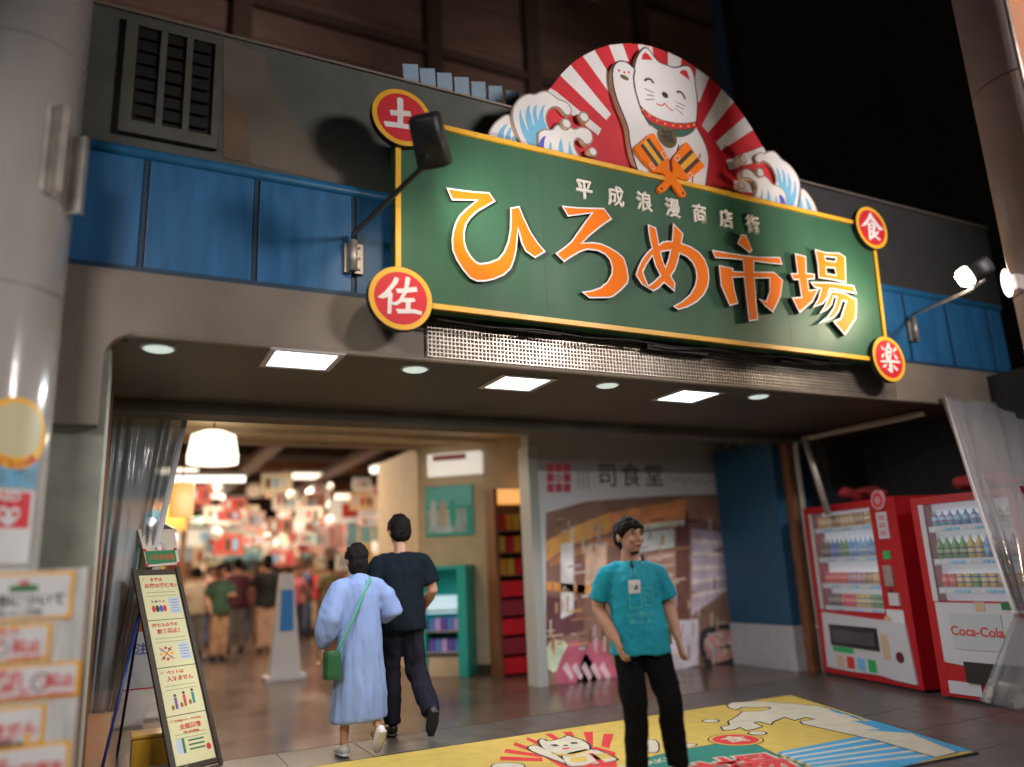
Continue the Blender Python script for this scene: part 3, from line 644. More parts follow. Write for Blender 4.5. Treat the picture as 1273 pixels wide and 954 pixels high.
def cyl_grid(name, s0, s1, z0, z1, m, lift, parent, n=16, disc_=None):
    bm = bmesh.new()
    if disc_:
        c = disc_[:2]; R = disc_[2]; rings_ = []
        for k in range(1, 9):
            rings_.append([bm.verts.new(cyl_pt(c[0] + R * k / 8 * cos(2 * pi * i / 40), c[1] + R * k / 8 * sin(2 * pi * i / 40), PLR + lift)) for i in range(40)])
        c0 = bm.verts.new(cyl_pt(c[0], c[1], PLR + lift))
        for i in range(40): bm.faces.new((c0, rings_[0][i], rings_[0][(i + 1) % 40]))
        for a, b in zip(rings_, rings_[1:]):
            for i in range(40): bm.faces.new((a[i], b[i], b[(i + 1) % 40], a[(i + 1) % 40]))
    else:
        R = [[bm.verts.new(cyl_pt(s0 + (s1 - s0) * i / n, z, PLR + lift)) for z in (z0, z1)] for i in range(n + 1)]
        for a, b in zip(R, R[1:]): bm.faces.new((a[0], b[0], b[1], a[1]))
    return from_bm(name, bm, m, parent)
def cyl_text(s_, s, z, size, lift, m, parent, arc=None, align='CENTER', fat=0.0):
    me = textmesh(s_, size, 0.0003, fat, align).copy()
    for v in me.vertices:
        x, y = v.co.x, v.co.y
        if arc: a = x / arc; x2, y2 = (arc + -y) * sin(a), -(arc - y * 1.0) * cos(a) if False else -(arc - y) * cos(a); x2 = (arc - y) * sin(a); x, y = x2, y2
        p = cyl_pt(s + x, z + y, PLR + lift + v.co.z); v.co = p
    me.materials.clear(); me.materials.append(m); return link('lettering', me, None, parent)
zz = lambda a, b: PY(a, b, PLY - PLR).z
s_c = 0.145
zc = zz(27, 536); Rr = (zz(27, 491) - zz(27, 581)) / 2
st = cyl_grid('round_sticker', 0, 0, 0, 0, yellow, 0.0012, PL, disc_=(s_c, zc, Rr)); 
cyl_grid('sticker_face', 0, 0, 0, 0, mat('sticker_cream', (0.55, 0.52, 0.33), 0.4), 0.0022, st, disc_=(s_c, zc + Rr * 0.08, Rr * 0.76))
cyl_text('こども110番', s_c, zc, 0.046, 0.003, redprint, st, arc=Rr * 0.88, fat=0.001)
z1_, z0_ = zz(20, 570), zz(20, 604)
cyl_grid('landscape_sticker', s_c - 0.17, s_c + 0.135, z0_, z1_, mat('sticker_sea', (0.12, 0.32, 0.48), 0.3, var=0.5, vscale=9), 0.0005, PL)
z1_, z0_ = zz(20, 607), zz(20, 655)
ae = cyl_grid('emergency_sticker', s_c - 0.19, s_c + 0.135, zz(20, 700), z1_, placard_white, 0.0006, PL)
cyl_grid('red_field', s_c - 0.185, s_c + 0.11, z0_, z1_ - 0.01, red, 0.0016, ae)
cyl_text('AED', s_c - 0.01, z1_ - 0.035, 0.062, 0.0022, placard_white, ae, fat=0.002)
hz = (z0_ + z1_) / 2 - 0.03; hs = s_c + 0.0
heart = [(0, -.055), (.03, -.035), (.052, -.008), (.055, .015), (.045, .034), (.026, .04), (.01, .033), (0, .02), (-.01, .033), (-.026, .04), (-.045, .034), (-.055, .015), (-.052, -.008), (-.03, -.035)]
bm = bmesh.new(); vv = [bm.verts.new(cyl_pt(hs + a, hz + b, PLR + 0.0024)) for a, b in heart]; c0 = bm.verts.new(cyl_pt(hs, hz, PLR + .0024))
for i in range(14): bm.faces.new((c0, vv[i], vv[(i + 1) % 14]))
from_bm('heart', bm, placard_white, ae)
cyl_grid('paper_notice', s_c - 0.2, s_c + 0.14, zz(20, 775), zz(20, 706), mat('notice_paper', (0.52, 0.54, 0.50), 0.5), 0.0008, PL)
for sa, (a, b), (c, d) in ((s_c + 0.02, (45, 120), (45, 232)), (s_c + 0.165, (95, 150), (95, 250))):
    z1_, z0_ = zz(a, b), zz(c, d); bm = bmesh.new()
    a0 = tocam + sa / PLR; er = Vector((cos(a0), sin(a0), 0)); et = Vector((-sin(a0), cos(a0), 0)); c0 = Vector((PLX, PLY, 0)) + er * (PLR - 0.004)
    M = Matrix((er, et, Vector((0, 0, 1)))).transposed().to_4x4(); M.translation = c0
    bx(bm, (0, -0.004, z0_), (0.075, 0.004, z1_), M); bx(bm, (0.0, -0.05, z0_), (0.006, -0.0045, z1_), M); bx(bm, (0.0, 0.0045, z0_), (0.006, 0.05, z1_), M)
    bx(bm, (0.0751, -0.012, z0_), (0.079, 0.03, z1_), M)
    from_bm('bracket', bm, steel, PL)
RPX, RPY, RPR = 5.46, 2.58, 0.30
PR = pillar('arcade_pillar', 'round pinkish brown arcade pillar leaning out of the upper right corner', RPX, RPY, RPR, 8, pillar_r)
for z in (2.9, 4.4):
    bm = bmesh.new(); tube(bm, [(RPX, RPY, z), (RPX, RPY, z + .015)], RPR + .003, 64); from_bm('weld_band', bm, mat('band_pink', (0.18, 0.12, 0.12), 0.4), PR)
d = ray(1262, 60); p = CAM + d * 4.75
t = thing('vertical_banner', 'orange and yellow vertical banner beside the right pillar', 'banner', p)
box('upper_cloth', (p.x, p.y - .02, p.z - 0.25), (p.x + .25, p.y, p.z + 0.9), mat('banner_orange', (0.22, 0.07, 0.01), 0.7), t)
box('lower_cloth', (p.x, p.y - .02, p.z - 0.9), (p.x + .25, p.y, p.z - 0.251), mat('banner_yellow', (0.30, 0.16, 0.01), 0.7), t)
tubeobj('pole', [(p.x - 0.012, p.y - .01, p.z - 1.0), (p.x - 0.012, p.y - .01, p.z + 1.0)], 0.012, steel, t)
p = CAM + ray(1252, 352) * 4.9
t = thing('pillar_light', 'small bright white light fixed on the left side of the right pillar', 'light', p)
bm = bmesh.new(); ellip(bm, p, (0.035, 0.03, 0.095), 16); from_bm('lens', bm, emis('small_light', (1, 0.95, 0.95), 4.0), t, smooth=True)
box('base', p + Vector((0.02, -0.02, -0.05)), p + Vector((0.14, -0.05, 0.05)), steel, t)

# ================================================================== NOTICE BOARD (left foreground)
FB = Frame((0, 4.18, 0), (1, 0, 0), (0, 0, 1))
NB = thing('notice_board', 'whitewashed plank notice board with yellow edged rule placards at lower left', 'notice board', (-0.45, 4.2, 0))
xr = FB.px(111, 705)[0]; zt = FB.px(111, 705)[1]
x = xr; i = 0
while x > -1.1:
    wd = (0.045, 0.085, 0.10, 0.09, 0.11)[i % 5]
    plate('plank', FB, [rect(x - wd + 0.002, 0.02, x - 0.001, zt - (i % 3) * 0.004)], -0.02, 0.0 - 0.001 * (i % 2), wood_grey, NB); x -= wd; i += 1
plate('edge_post', FB, [rect(xr, 0, xr + 0.012, zt - .002)], -0.05, -0.0, wood_brown, NB)
for xx in (xr - 0.1, -0.8): box('foot', (xx, 4.0, 0.0), (xx + 0.04, 4.28, 0.04), wood_dark, NB)
box('rear_brace', (-0.95, 4.201, 0.3), (xr - .002, 4.23, 0.36), wood_dark, NB); box('rear_brace', (-0.95, 4.201, 1.1), (xr - .002, 4.23, 1.16), wood_dark, NB)
c2 = lambda a, b: FB.px(a / 7.338, 700 + b / 7.338); c3 = lambda a, b: FB.px(a / 7.12, 820 + b / 7.12)
def placard(tr2, br2, label, items):
    xrr = (tr2[0] + br2[0]) / 2
    p = plate('placard', FB, [rrect(-0.86, br2[1], xrr, tr2[1], 0.004)], 0.0015, 0.006, placard_yellow, NB)
    plate('placard_face', FB, [rrect(-0.84, br2[1] + 0.012, xrr - 0.016, tr2[1] - 0.012, 0.014)], 0.0061, 0.0075, placard_white, p)
    for (s_, q, size, m, al) in items: text('lettering', FB, s_, q[0], q[1], size, 0.0083, m, p, align=al, fat=size * 0.035)
    return p
blk = mat('grey_black_print', (0.03, 0.03, 0.035), 0.5)
pp = placard(c2(685, 72), c2(655, 500), '', [('ご利用について', c2(602, 330), 0.056, blk, 'RIGHT'), ('お願いとご案内', c2(385, 450), 0.030, blk, 'RIGHT')])
q = c2(220, 235); plate('emblem', FB, [rect(q[0] - .055, q[1] - .014, q[0] + .055, q[1] + .014)], .0076, .009, dkgreen, pp)
plate('emblem', FB, [[(q[0] + .024 * cos(a), q[1] + .015 + .024 * sin(a)) for a in [pi * i / 12 for i in range(13)]]], .0076, .009, mat('emblem_pink', (0.5, 0.15, 0.15), 0.5), pp)
pp = placard(c2(480, 545), c2(452, 885), '', [('飲食', c2(195, 655), 0.054, redprint, 'RIGHT'), ('禁止', c2(380, 762), 0.056, redprint, 'RIGHT'), ('is not allowed.', c2(380, 850), 0.022, redprint, 'RIGHT')])
def nosign(c, r, par):
    plate('prohibition_ring', FB, [circ(c, r, 32), circ(c, r * 0.80, 32)], .0076, .009, mat('ring_brown', (0.16, 0.03, 0.02), 0.5), par)
    plate('prohibition_bar', FB, [stroke([(c[0] - r * .6, c[1] + r * .6), (c[0] + r * .6, c[1] - r * .6)], r * 0.1)], .0076, .009, redprint, par)
nosign(c2(10, 790), 0.030, pp)
pp = placard(c3(728, 5), c3(690, 320), '', [('器の', c3(205, 152), 0.054, redprint, 'RIGHT'), ('持ち出し', c3(275, 245), 0.056, redprint, 'RIGHT'), ('禁止', c3(665, 180), 0.058, redprint, 'RIGHT'), ('Prohibition of taking out tableware.', c3(660, 285), 0.027, redprint, 'RIGHT')])
nosign(c3(365, 198), 0.038, pp)
pp = placard(c3(412, 388), c3(385, 745), '', [('入れません', c3(330, 600), 0.057, redprint, 'RIGHT'), ('not allowed.', c3(122, 692), 0.026, redprint, 'RIGHT'), ('ご同伴OK', c3(210, 735), 0.030, blk, 'RIGHT')])
q = c3(243, 690); plate('hand_mark', FB, [circ(q, 0.013, 18, 0.020)], .0076, .009, placard_yellow, pp)
pp = placard(c3(640, 712), c3(600, 1060), '', [('まずは', c3(75, 930), 0.054, redprint, 'RIGHT'), ('お席の確保を', c3(570, 945), 0.056, redprint, 'RIGHT')])

# ================================================================== EASEL BOARD
FE = Frame((0.46, 6.29, 0.0), (0.33, 0.16, 0), (-0.33, 0.70, 1.47))
EB = thing('easel_board', 'tall dark wooden easel board with four cream rule posters and blue legs', 'standing sign', (0.62, 6.4, 0))
W_ = 0.37; Ln = 1.60
plate('panel', FE, [rect(0, 0.02, W_, Ln)], -0.03, 0.0, wood_dark, EB)
plate('side_rail', FE, [rect(-0.012, 0.0, 0.018, Ln + 0.01)], 0.0005, 0.014, wood_dark, EB); plate('side_rail', FE, [rect(W_ - 0.018, 0.0, W_ + 0.012, Ln + 0.01)], 0.0005, 0.014, wood_dark, EB)
e = lambda a, b: FE.px(a, b, 0.0)
k1 = lambda a, b: FE.px(160 + a / 6.36, 650 + b / 6.36); k2 = lambda a, b: FE.px(180 + a / 5.82, 790 + b / 5.82)
crd = [k1(62, 62), k1(352, 62), k1(395, 340), k1(135, 360), k1(120, 290)]
plate('crest_card', FE, [crd], 0.015, 0.022, mat('card_cream', (0.66, 0.58, 0.48), 0.5), EB)
cb = plate('crest_board', FE, [[k1(118, 240), k1(352, 228), k1(368, 322), k1(140, 345)]], 0.0225, 0.028, mat('print_green_bright', (0.03, 0.22, 0.09), 0.5), EB)
q = k1(246, 290); text('lettering', FE, 'ひろめ市場', q[0], q[1], 0.060, 0.029, mat('print_orange_red', (0.62, 0.10, 0.03), 0.5), cb, fat=0.0012, sx=0.72)
q = k1(235, 228)
for i in range(9):
    a = pi * (i + 0.5) / 9; c = (q[0] + 0.046 * cos(a), q[1] + 0.052 * sin(a) + 0.0)
    plate('crest_ray', FE, [stroke([(q[0] + .022 * cos(a), q[1] + .024 * sin(a)), c], 0.008)], 0.0225, 0.024, red, cb)
    c = (q[0] + 0.062 * cos(a), q[1] + 0.074 * sin(a)); plate('crest_wave', FE, [circ(c, .006, 8, .010, a)], .0225, .024, wblue, cb)
plate('crest_cat', FE, [circ((q[0], q[1] + .022), .020, 18, .026)], .0241, .026, white, cb)
for a, b in ((112, 232), (355, 222), (130, 350), (382, 335)): plate('crest_dot', FE, [circ(k1(a, b), 0.013, 14)], .0282, .030, red, cb)
ys = [k1(125, 420), k1(200, 778), k2(140, 240), k2(208, 590), k2(285, 945)]
L0 = [p[1] for p in ys]; u0, u1 = 0.035, W_ - 0.030
hd = [('まずは', 'お席の確保を♪', ''), ('持ち込みでの', '飲食禁止！', ''), ('ペットは', '入れません', ''), ('敷地内(トイレ・デッキも)', '全面禁煙', 'No smoking')]
for i in range(4):
    vt, vb = L0[i], L0[i + 1] + 0.006; h = vt - vb
    p = plate('poster', FE, [rect(u0, vb, u1, vt)], 0.001, 0.004, paper, EB)
    um = (u0 + u1) / 2
    text('lettering', FE, '①②③④'[i], u0 + 0.028, vt - h * 0.10, 0.030, 0.0046, placard_yellow, p)
    text('lettering', FE, hd[i][0], um - 0.02 + (0.02 if i == 3 else 0), vt - h * 0.11, 0.034 if i < 3 else 0.018, 0.0046, redprint, p, fat=0.001)
    text('lettering', FE, hd[i][1], um + 0.01, vt - h * 0.25, 0.042, 0.0046, redprint, p, fat=0.0012)
    if hd[i][2]: text('lettering', FE, hd[i][2], um + 0.01, vt - h * 0.36, 0.024, 0.0046, redprint, p, fat=0.001)
    for j in range(2): plate('text_line', FE, [rect(u0 + 0.03, vt - h * (0.42 + 0.06 * j) if j else vt - h * 0.40, u1 - 0.03, vt - h * (0.42 + 0.06 * j) + 0.004 if j else vt - h * 0.40 + 0.004)], .0041, .0048, mat('faint_green_print', (0.22, 0.30, 0.14), 0.5), p)
    if i in (0, 1):
        plate('note_box', FE, [rect(um + 0.05, vb + h * 0.12, u1 - 0.015, vb + h * 0.48)], .0041, .0048, mat('note_pale_blue', (0.50, 0.58, 0.72), 0.5), p)
        for j in range(5): plate('note_line', FE, [rect(um + 0.06, vb + h * (0.17 + .06 * j), u1 - 0.03, vb + h * (.17 + .06 * j) + .003)], .0049, .0054, blk, p)
    if i == 0:
        for j, cc in enumerate((redprint, blk, mat('print_blue', (0.05, 0.10, 0.45), 0.5), redprint)):
            plate('figure', FE, [circ((um - 0.085 + j * 0.03, vb + h * 0.24), 0.015, 12, 0.030)], .0041, .0048, cc, p)
            plate('figure', FE, [circ((um - 0.085 + j * 0.03, vb + h * 0.40), 0.010, 10)], .0041, .0048, skin if j != 1 else blk, p)
    if i == 1:
        for a, b in ((-.10, .16), (-.04, .22)): pass
        for j in range(8): plate('item', FE, [circ((um - 0.055 + 0.042 * cos(j * .79), vb + h * 0.28 + 0.045 * sin(j * .79)), 0.012, 10)], .0041, .0048, (placard_yellow, blk, redprint, wblue)[j % 4], p)
        for sg in (1, -1): plate('cross', FE, [stroke([(um - 0.055 - .05 * sg, vb + h * .28 + .05), (um - 0.055 + .05 * sg, vb + h * .28 - .05)], 0.008)], .0050, .0056, mat('print_orange_red', (0.6, .1, .03)), p)
    if i == 2:
        for j, cc in enumerate((mat('print_violet', (0.16, 0.06, 0.36), 0.5), redprint, mat('print_teal', (0.0, 0.25, 0.25), 0.5))):
            xx = um - 0.06 + j * 0.07
            plate('figure', FE, [rect(xx - .010, vb + h * .12 + .012 * j, xx + .010, vb + h * .36 + .012 * j)], .0041, .0048, cc, p)
            plate('figure', FE, [circ((xx, vb + h * .40 + .012 * j), .011, 12)], .0041, .0048, blk, p)
            plate('pet', FE, [circ((xx - .03, vb + h * .16 + .012 * j), .012, 10, .02)], .0041, .0048, mat('print_brown', (0.3, 0.12, 0.03)), p)
    if i == 3:
        plate('door_mark', FE, [rect(u0 + .03, vb + h * .22, u0 + .075, vb + h * .50)], .0041, .0048, mat('note_pale_blue', (0.5, .58, .72)), p)
        plate('door_mark', FE, [rect(u0 + .0755, vb + h * .22, u0 + .095, vb + h * .52)], .0041, .0048, dkgreen, p)
        for j in range(3): plate('text_line', FE, [rect(um - .03, vb + h * (.26 + .09 * j), u1 - .06, vb + h * (.26 + .09 * j) + .012)], .0041, .0048, dkgreen, p)
        plate('flame_mark', FE, [circ((u1 - .035, vb + h * .26), .018, 14, .024)], .0041, .0048, redprint, p)
tubeobj('leg', [FE.w(0.02, Ln * .80, -0.032), Vector((0.00, 6.35, 0.0))], 0.011, legblue, EB, n=10)
tubeobj('leg', [FE.w(0.02, Ln * .80, -0.034), Vector((0.12, 7.35, 0.0))], 0.011, legblue, EB, n=10)
tubeobj('leg', [FE.w(W_ - .02, Ln * .80, -0.034), Vector((0.62, 7.35, 0.0))], 0.011, legblue, EB, n=10)
tubeobj('leg', [FE.w(W_ - .02, 0.3, -0.034), FE.w(W_ + .03, -0.0, -0.034)], 0.011, legblue, EB, n=10)
# clip lamp over it
q = CAM + ray(207, 668) * 6.95; t = thing('clip_lamp', 'small silver clip lamp shining above the easel board', 'lamp', q)
bm = bmesh.new(); M = Matrix.Rotation(radians(60), 3, 'Y')
tube(bm, [q + Vector((-0.10, 0, .13)), q + Vector((-0.06, 0, .09)), q + Vector((0, -.01, .02)), q + Vector((0.03, -.02, 0))], [0.03, 0.055, 0.085, 0.088], 24); from_bm('reflector', bm, steel, t, smooth=True)
bm = bmesh.new(); ellip(bm, q + Vector((0.045, -.03, -.005)), (.05, .05, .05)); from_bm('bulb', bm, emis('bulb_cool', (0.75, 0.82, 1), 1.3), t, smooth=True)
tubeobj('bracket', [q + Vector((-0.10, 0, .13)), q + Vector((-0.18, .02, .05)), q + Vector((-.14, .06, -.18))], .008, steel, t, n=8)
bm = bmesh.new(); ellip(bm, q + Vector((-0.13, 0, .14)), (.04, .04, .04)); from_bm('socket_glow', bm, emis('bulb_hot', (0.85, 0.9, 1), 6), t, smooth=True)
# ochre box and crate on the floor
q = PZ(190, 958); t = thing('weight_box', 'ochre yellow plastic box on the floor behind the easel board', 'box', (q.x, q.y, 0))
box('box_body', (q.x - .15, q.y, .0), (q.x + .19, q.y + .24, .22), ochre, t, bev=0.02); box('box_lid', (q.x - .155, q.y - .005, .221), (q.x + .195, q.y + .245, .245), mat('ochre_lid', (0.62, 0.36, 0.04), 0.4), t, bev=0.008)
t = thing('floor_grating', 'low dark metal grating tray on the floor beside the ochre box', 'tray', (q.x - .1, q.y - .3, 0))
bm = bmesh.new()
for i in range(9): bx(bm, (q.x - .3 + i * .06, q.y - .34, .02), (q.x - .285 + i * .06, q.y - .06, .035))
for i in range(5): bx(bm, (q.x - .31, q.y - .33 + i * .06, .036), (q.x + .21, q.y - .32 + i * .06, .045))
from_bm('grate', bm, steel, t); box('tray_base', (q.x - .31, q.y - .35, .0), (q.x + .21, q.y - .05, .018), vdark, t)

# ================================================================== PLASTIC CURTAINS
def curtain(name, label, top, bot, folds, amp, nz, m, parent=None, hem=None, mids=None):
    """top/bot: (left, right) points; folds bulge along the sheet's normal"""
    n = folds * 8; bm = bmesh.new(); rows = []
    for j in range(nz + 1):
        f = j / nz; row = []
        if mids:
            segs = [top] + mids + [bot]; q = f * (len(segs) - 1); k = min(int(q), len(segs) - 2); ff = q - k; ff = ff * ff * (3 - 2 * ff) if len(segs) > 2 else ff
            a = Vector(segs[k][0]).lerp(Vector(segs[k + 1][0]), ff); b = Vector(segs[k][1]).lerp(Vector(segs[k + 1][1]), ff)
        else: a = Vector(top[0]).lerp(Vector(bot[0]), f); b = Vector(top[1]).lerp(Vector(bot[1]), f)
        nrm = (b - a).cross(Vector((0, 0, 1))).normalized()
        for i in range(n + 1):
            s = i / n; p = a.lerp(b, s)
            ph = 2 * pi * folds * (s + 0.10 * sin(s * 9.0 + folds)) + 0.9 * sin(2.2 * f + s * 5)
            p = p + nrm * (amp * sin(ph) * (0.6 + 1.1 * noise.noise(Vector((s * 4, f * 2.2, 1)))) + 0.01 * noise.noise(Vector((s * 20, f * 12, 0)))) + Vector((0, 0, 0)) 
            row.append(bm.verts.new(p))
        rows.append(row)
    for a, b in zip(rows, rows[1:]):
        for i in range(n): bm.faces.new((a[i], a[i + 1], b[i + 1], b[i]))
    o = from_bm(name, bm, m, parent, smooth=True); sm = o.modifiers.new('thick', 'SOLIDIFY'); sm.thickness = 0.002
    return o
t = thing('plastic_curtain', 'clear grey plastic strip curtain gathered at the left side of the entrance', 'curtain', (0.1, 7.15, 0))
curtain('curtain_sheet', '', ((-0.13, 7.15, 2.95), (0.49, 7.15, 2.95)), ((-0.14, 7.15, 0.35), (0.10, 7.15, 0.35)), 5, 0.06, 24, mat('clear_plastic_sheet_left', (0.50, 0.54, 0.57), 0.14, alpha=0.55, spec=0.7, bump=0.4, bscale=5), t)
curtain('curtain_sheet', '', ((-0.12, 7.24, 2.95), (0.40, 7.24, 2.95)), ((-0.13, 7.22, 0.5), (0.06, 7.22, 0.5)), 3, 0.04, 16, mat('clear_plastic_sheet_dim', (0.30, 0.33, 0.36), 0.2, alpha=0.5), t)
tubeobj('curtain_rail', [(-0.22, 7.15, 2.97), (0.66, 7.15, 2.97)], 0.016, steel, t)
tubeobj('white_hem', [(0.50, 7.13, 2.93), (0.33, 7.12, 1.8), (0.12, 7.12, 0.7)], (0.024, 0.006), plastic_white, t, n=8)
for sx_, sc_, ll in ((PZ(158, 905), 1.0, 'left one of the two clear plastic bags at the foot of the left curtain'), (PZ(187, 895), 0.8, 'right one of the two clear plastic bags at the foot of the left curtain')):
    bm = bmesh.new(); h = 0.62 * sc_
    tube(bm, [(sx_.x, sx_.y, 0.0), (sx_.x, sx_.y, 0.08), (sx_.x, sx_.y, .25 * sc_), (sx_.x, sx_.y, h * .8), (sx_.x, sx_.y, h)], [.13, .155, .13, .08, .10], 24)
    for v in bm.verts: v.co += Vector((noise.noise(v.co * 14), noise.noise(v.co * 14 + Vector((5, 5, 5))), 0)) * 0.025
    o = from_bm('plastic_bag', bm, plastic2, smooth=True); tagp(o, ll, 'plastic bag', 'clear bags at the foot of the left curtain')
# small poster seen through it, framed notice and yellow sign behind
q = PY(150, 870, 7.3)
t = thing('framed_notice', 'white notice with red border and blue characters behind the left curtain', 'sign', PY(180, 800, 7.6)); FN = Frame(PY(178, 820, 7.6), (1, 0, 0), (0, 0, 1))
plate('frame', FN, [rrect(-.16, -.24, .16, .24, .02)], 0, .012, redprint, t); plate('face', FN, [rrect(-.148, -.228, .148, .228, .015)], .0125, .014, placard_white, t)
text('lettering', FN, '注意', 0.03, 0.08, 0.10, .0146, mat('print_blue', (0.05, .1, .45)), t, fat=.002)
t = thing('yellow_sign', 'small yellow sign on the wall left of the easel board', 'sign', PY(195, 700, 7.9)); FN2 = Frame(PY(193, 715, 7.9), (1, 0, 0), (0, 0, 1))
plate('panel', FN2, [rect(-.14, -.28, .05, .30)], 0, .02, mat('sign_yellow_green', (0.55, 0.50, 0.05), .5), t); plate('panel_face', FN2, [rect(-.10, -.18, .02, .12)], .0205, .022, placard_white, t)

t = thing('plastic_curtain', 'clear plastic curtain with white edge pulled across the right vending machine', 'curtain', (7.4, 4.8, 0))
T0 = Vector((7.50, 4.86, 2.80)); T1 = Vector((9.3, 4.86, 2.80)); G0 = CAM + ray(1262, 762) * 4.75; G1 = G0 + Vector((0.30, -0.16, 0.0))
curtain('curtain_sheet', '', (T0, T1), (G0, G1), 6, 0.07, 26, plastic, t)
dn = Vector((0, 0, -1))
H0 = CAM + ray(1220, 872) * 4.75; H1 = CAM + ray(1330, 900) * 4.75
curtain('curtain_skirt', '', (G0, G1), (H0, H1), 7, 0.035, 12, plastic2, t)
curtain('curtain_hem', '', (H0 + (G0 - H0) * 0.25, H1 + (G1 - H1) * 0.25), (H0, H1), 7, 0.038, 5, plastic_white, t)
E_ = [T0.lerp(G0, f) + Vector((0, 0, -0.05 * sin(pi * f))) for f in (0, .25, .5, .75, 1)]
tubeobj('white_hem', E_, (0.012, 0.05), plastic_white, t, n=10)
tubeobj('tie_rope', [G0 + Vector((-.02, 0, 0)), G1 + Vector((0.02, 0, 0)), Vector((RPX, RPY, G0.z))], 0.012, plastic_white, t)

# ================================================================== MURAL WALL, BLUE COLUMN, MACHINE BAY
MW = thing('mural_wall', 'white framed wall covered by a printed shopfront photograph', 'wall', (5.8, 8.1, 0))
FM = Frame((0, 8.05, 0), (1, 0, 0), (0, 0, 1))
box('wall_body', (4.34, 8.06, 0), (7.55, 8.25, 3.04), mat('mural_wall_paint', (0.34, 0.34, 0.35), 0.6), MW)
box('edge_frame', (4.30, 8.0, 0), (4.42, 8.255, 2.70), mat('frame_white', (0.42, 0.44, 0.43), 0.4), MW)
box('edge_frame', (7.40, 7.95, 0), (7.56, 8.059, 2.9), mat('frame_grey', (0.30, 0.30, 0.29), 0.5), MW)
m7 = lambda l: [FM.px(640 + a / 2.805, 520 + b / 2.805) for a, b in l]
mu = plate('mural_print', FM, [[(4.425, 0.02), (7.395, 0.02), (7.395, 2.42), (4.425, 2.42)]], -0.008, 0.0, mat('print_pale', (0.72, 0.75, 0.80), 0.45), MW)
def mp(pts, col, lay=1, name='print_patch', sm=0):
    col = tuple(min(.85, c * 1.35 + .02) for c in col)
    nm = 'print_%02x%02x%02x' % tuple(int(255 * c) for c in col)
    plate(name, FM, [m7(pts)], 0.0008 * lay, 0.0008 * lay + 0.0006, mat(nm, col, 0.5, var=0.25, vscale=5), mu, smooth=sm)
mp([(108,330),(250,290),(520,270),(740,265),(790,420),(815,850),(330,900),(108,935)], (0.20, 0.11, 0.08))
mp([(108,430),(200,380),(330,330),(330,400),(200,440),(108,500)], (0.62, 0.30, 0.08), 2)
mp([(330,330),(600,280),(600,350),(330,395)], (0.60, 0.22, 0.08), 2)
mp([(600,265),(730,300),(770,390),(600,345)], (0.30, 0.14, 0.10), 2)
mp([(400,375),(590,355),(590,372),(400,395)], (0.75, 0.60, 0.5), 3)
mp([(120,490),(300,420),(570,390),(570,420),(300,450),(120,520)], (0.38, 0.17, 0.08), 2)
mp([(240,450),(320,430),(320,590),(240,600)], (0.55, 0.38, 0.28), 3)
mp([(430,400),(555,385),(555,450),(430,470)], (0.55, 0.62, 0.75), 3)
mp([(420,480),(560,460),(560,680),(420,700)], (0.40, 0.22, 0.18), 3)
for i in range(6): mp([(425,490 + i * 33), (555,472 + i * 34), (555,482 + i * 34), (425,501 + i * 33)], (0.62, 0.45, 0.36), 4)
mp([(560,380),(605,375),(610,850),(570,860)], (0.13, 0.05, 0.04), 4)
mp([(615,385),(740,400),(740,600),(615,690)], (0.42, 0.34, 0.42), 3)
for i in range(5): mp([(620,420 + i * 48), (735,430 + i * 40), (735,442 + i * 40), (620,436 + i * 48)], (0.66, 0.52, 0.50), 4)
mp([(745,400),(780,420),(790,620),(750,620)], (0.50, 0.46, 0.60), 4)
mp([(160,440),(205,430),(205,680),(160,700)], (0.62, 0.66, 0.72), 4)
mp([(110,570),(330,590),(330,620),(110,600)], (0.62, 0.26, 0.06), 4)
mp([(112,620),(240,640),(240,740),(112,780)], (0.10, 0.03, 0.04), 3)
mp([(215,480),(245,470),(245,690),(215,700)], (0.20, 0.08, 0.06), 4)
mp([(108,770),(190,780),(200,850),(110,900)], (0.50, 0.60, 0.42), 5, sm=1)
for a in ((140, 0), (215, 0)): mp([(a[0], 935), (a[0] + 5, 870), (a[0] + 65, 750), (a[0] + 120, 840), (a[0] + 165, 905), (a[0] + 120, 925)], (0.42, 0.09, 0.15), 6, sm=1)
for i in range(5): mp([(165 + i * 32, 870), (180 + i * 32, 850), (205 + i * 32, 900), (195 + i * 32, 915)], (0.70, 0.42, 0.46), 7)
mp([(530,710),(640,700),(640,860),(560,880),(530,800)], (0.56, 0.52, 0.60), 5)
mp([(640,760),(660,730),(745,710),(790,770),(795,840),(700,870),(650,860)], (0.02, 0.02, 0.03), 6, sm=1)
mp([(650,770),(740,725),(780,790),(770,835),(680,860)], (0.55, 0.26, 0.24), 7, sm=1)
for i in range(8): mp([(660 + i * 13, 770 + (i % 3) * 18), (672 + i * 13, 765 + (i % 3) * 18), (676 + i * 13, 785 + (i % 3) * 18), (664 + i * 13, 790 + (i % 3) * 18)], (0.68, 0.46, 0.40), 8)
mp([(740,640),(800,600),(815,760),(760,740)], (0.28, 0.18, 0.30), 5)
mr2 = random.Random(3)
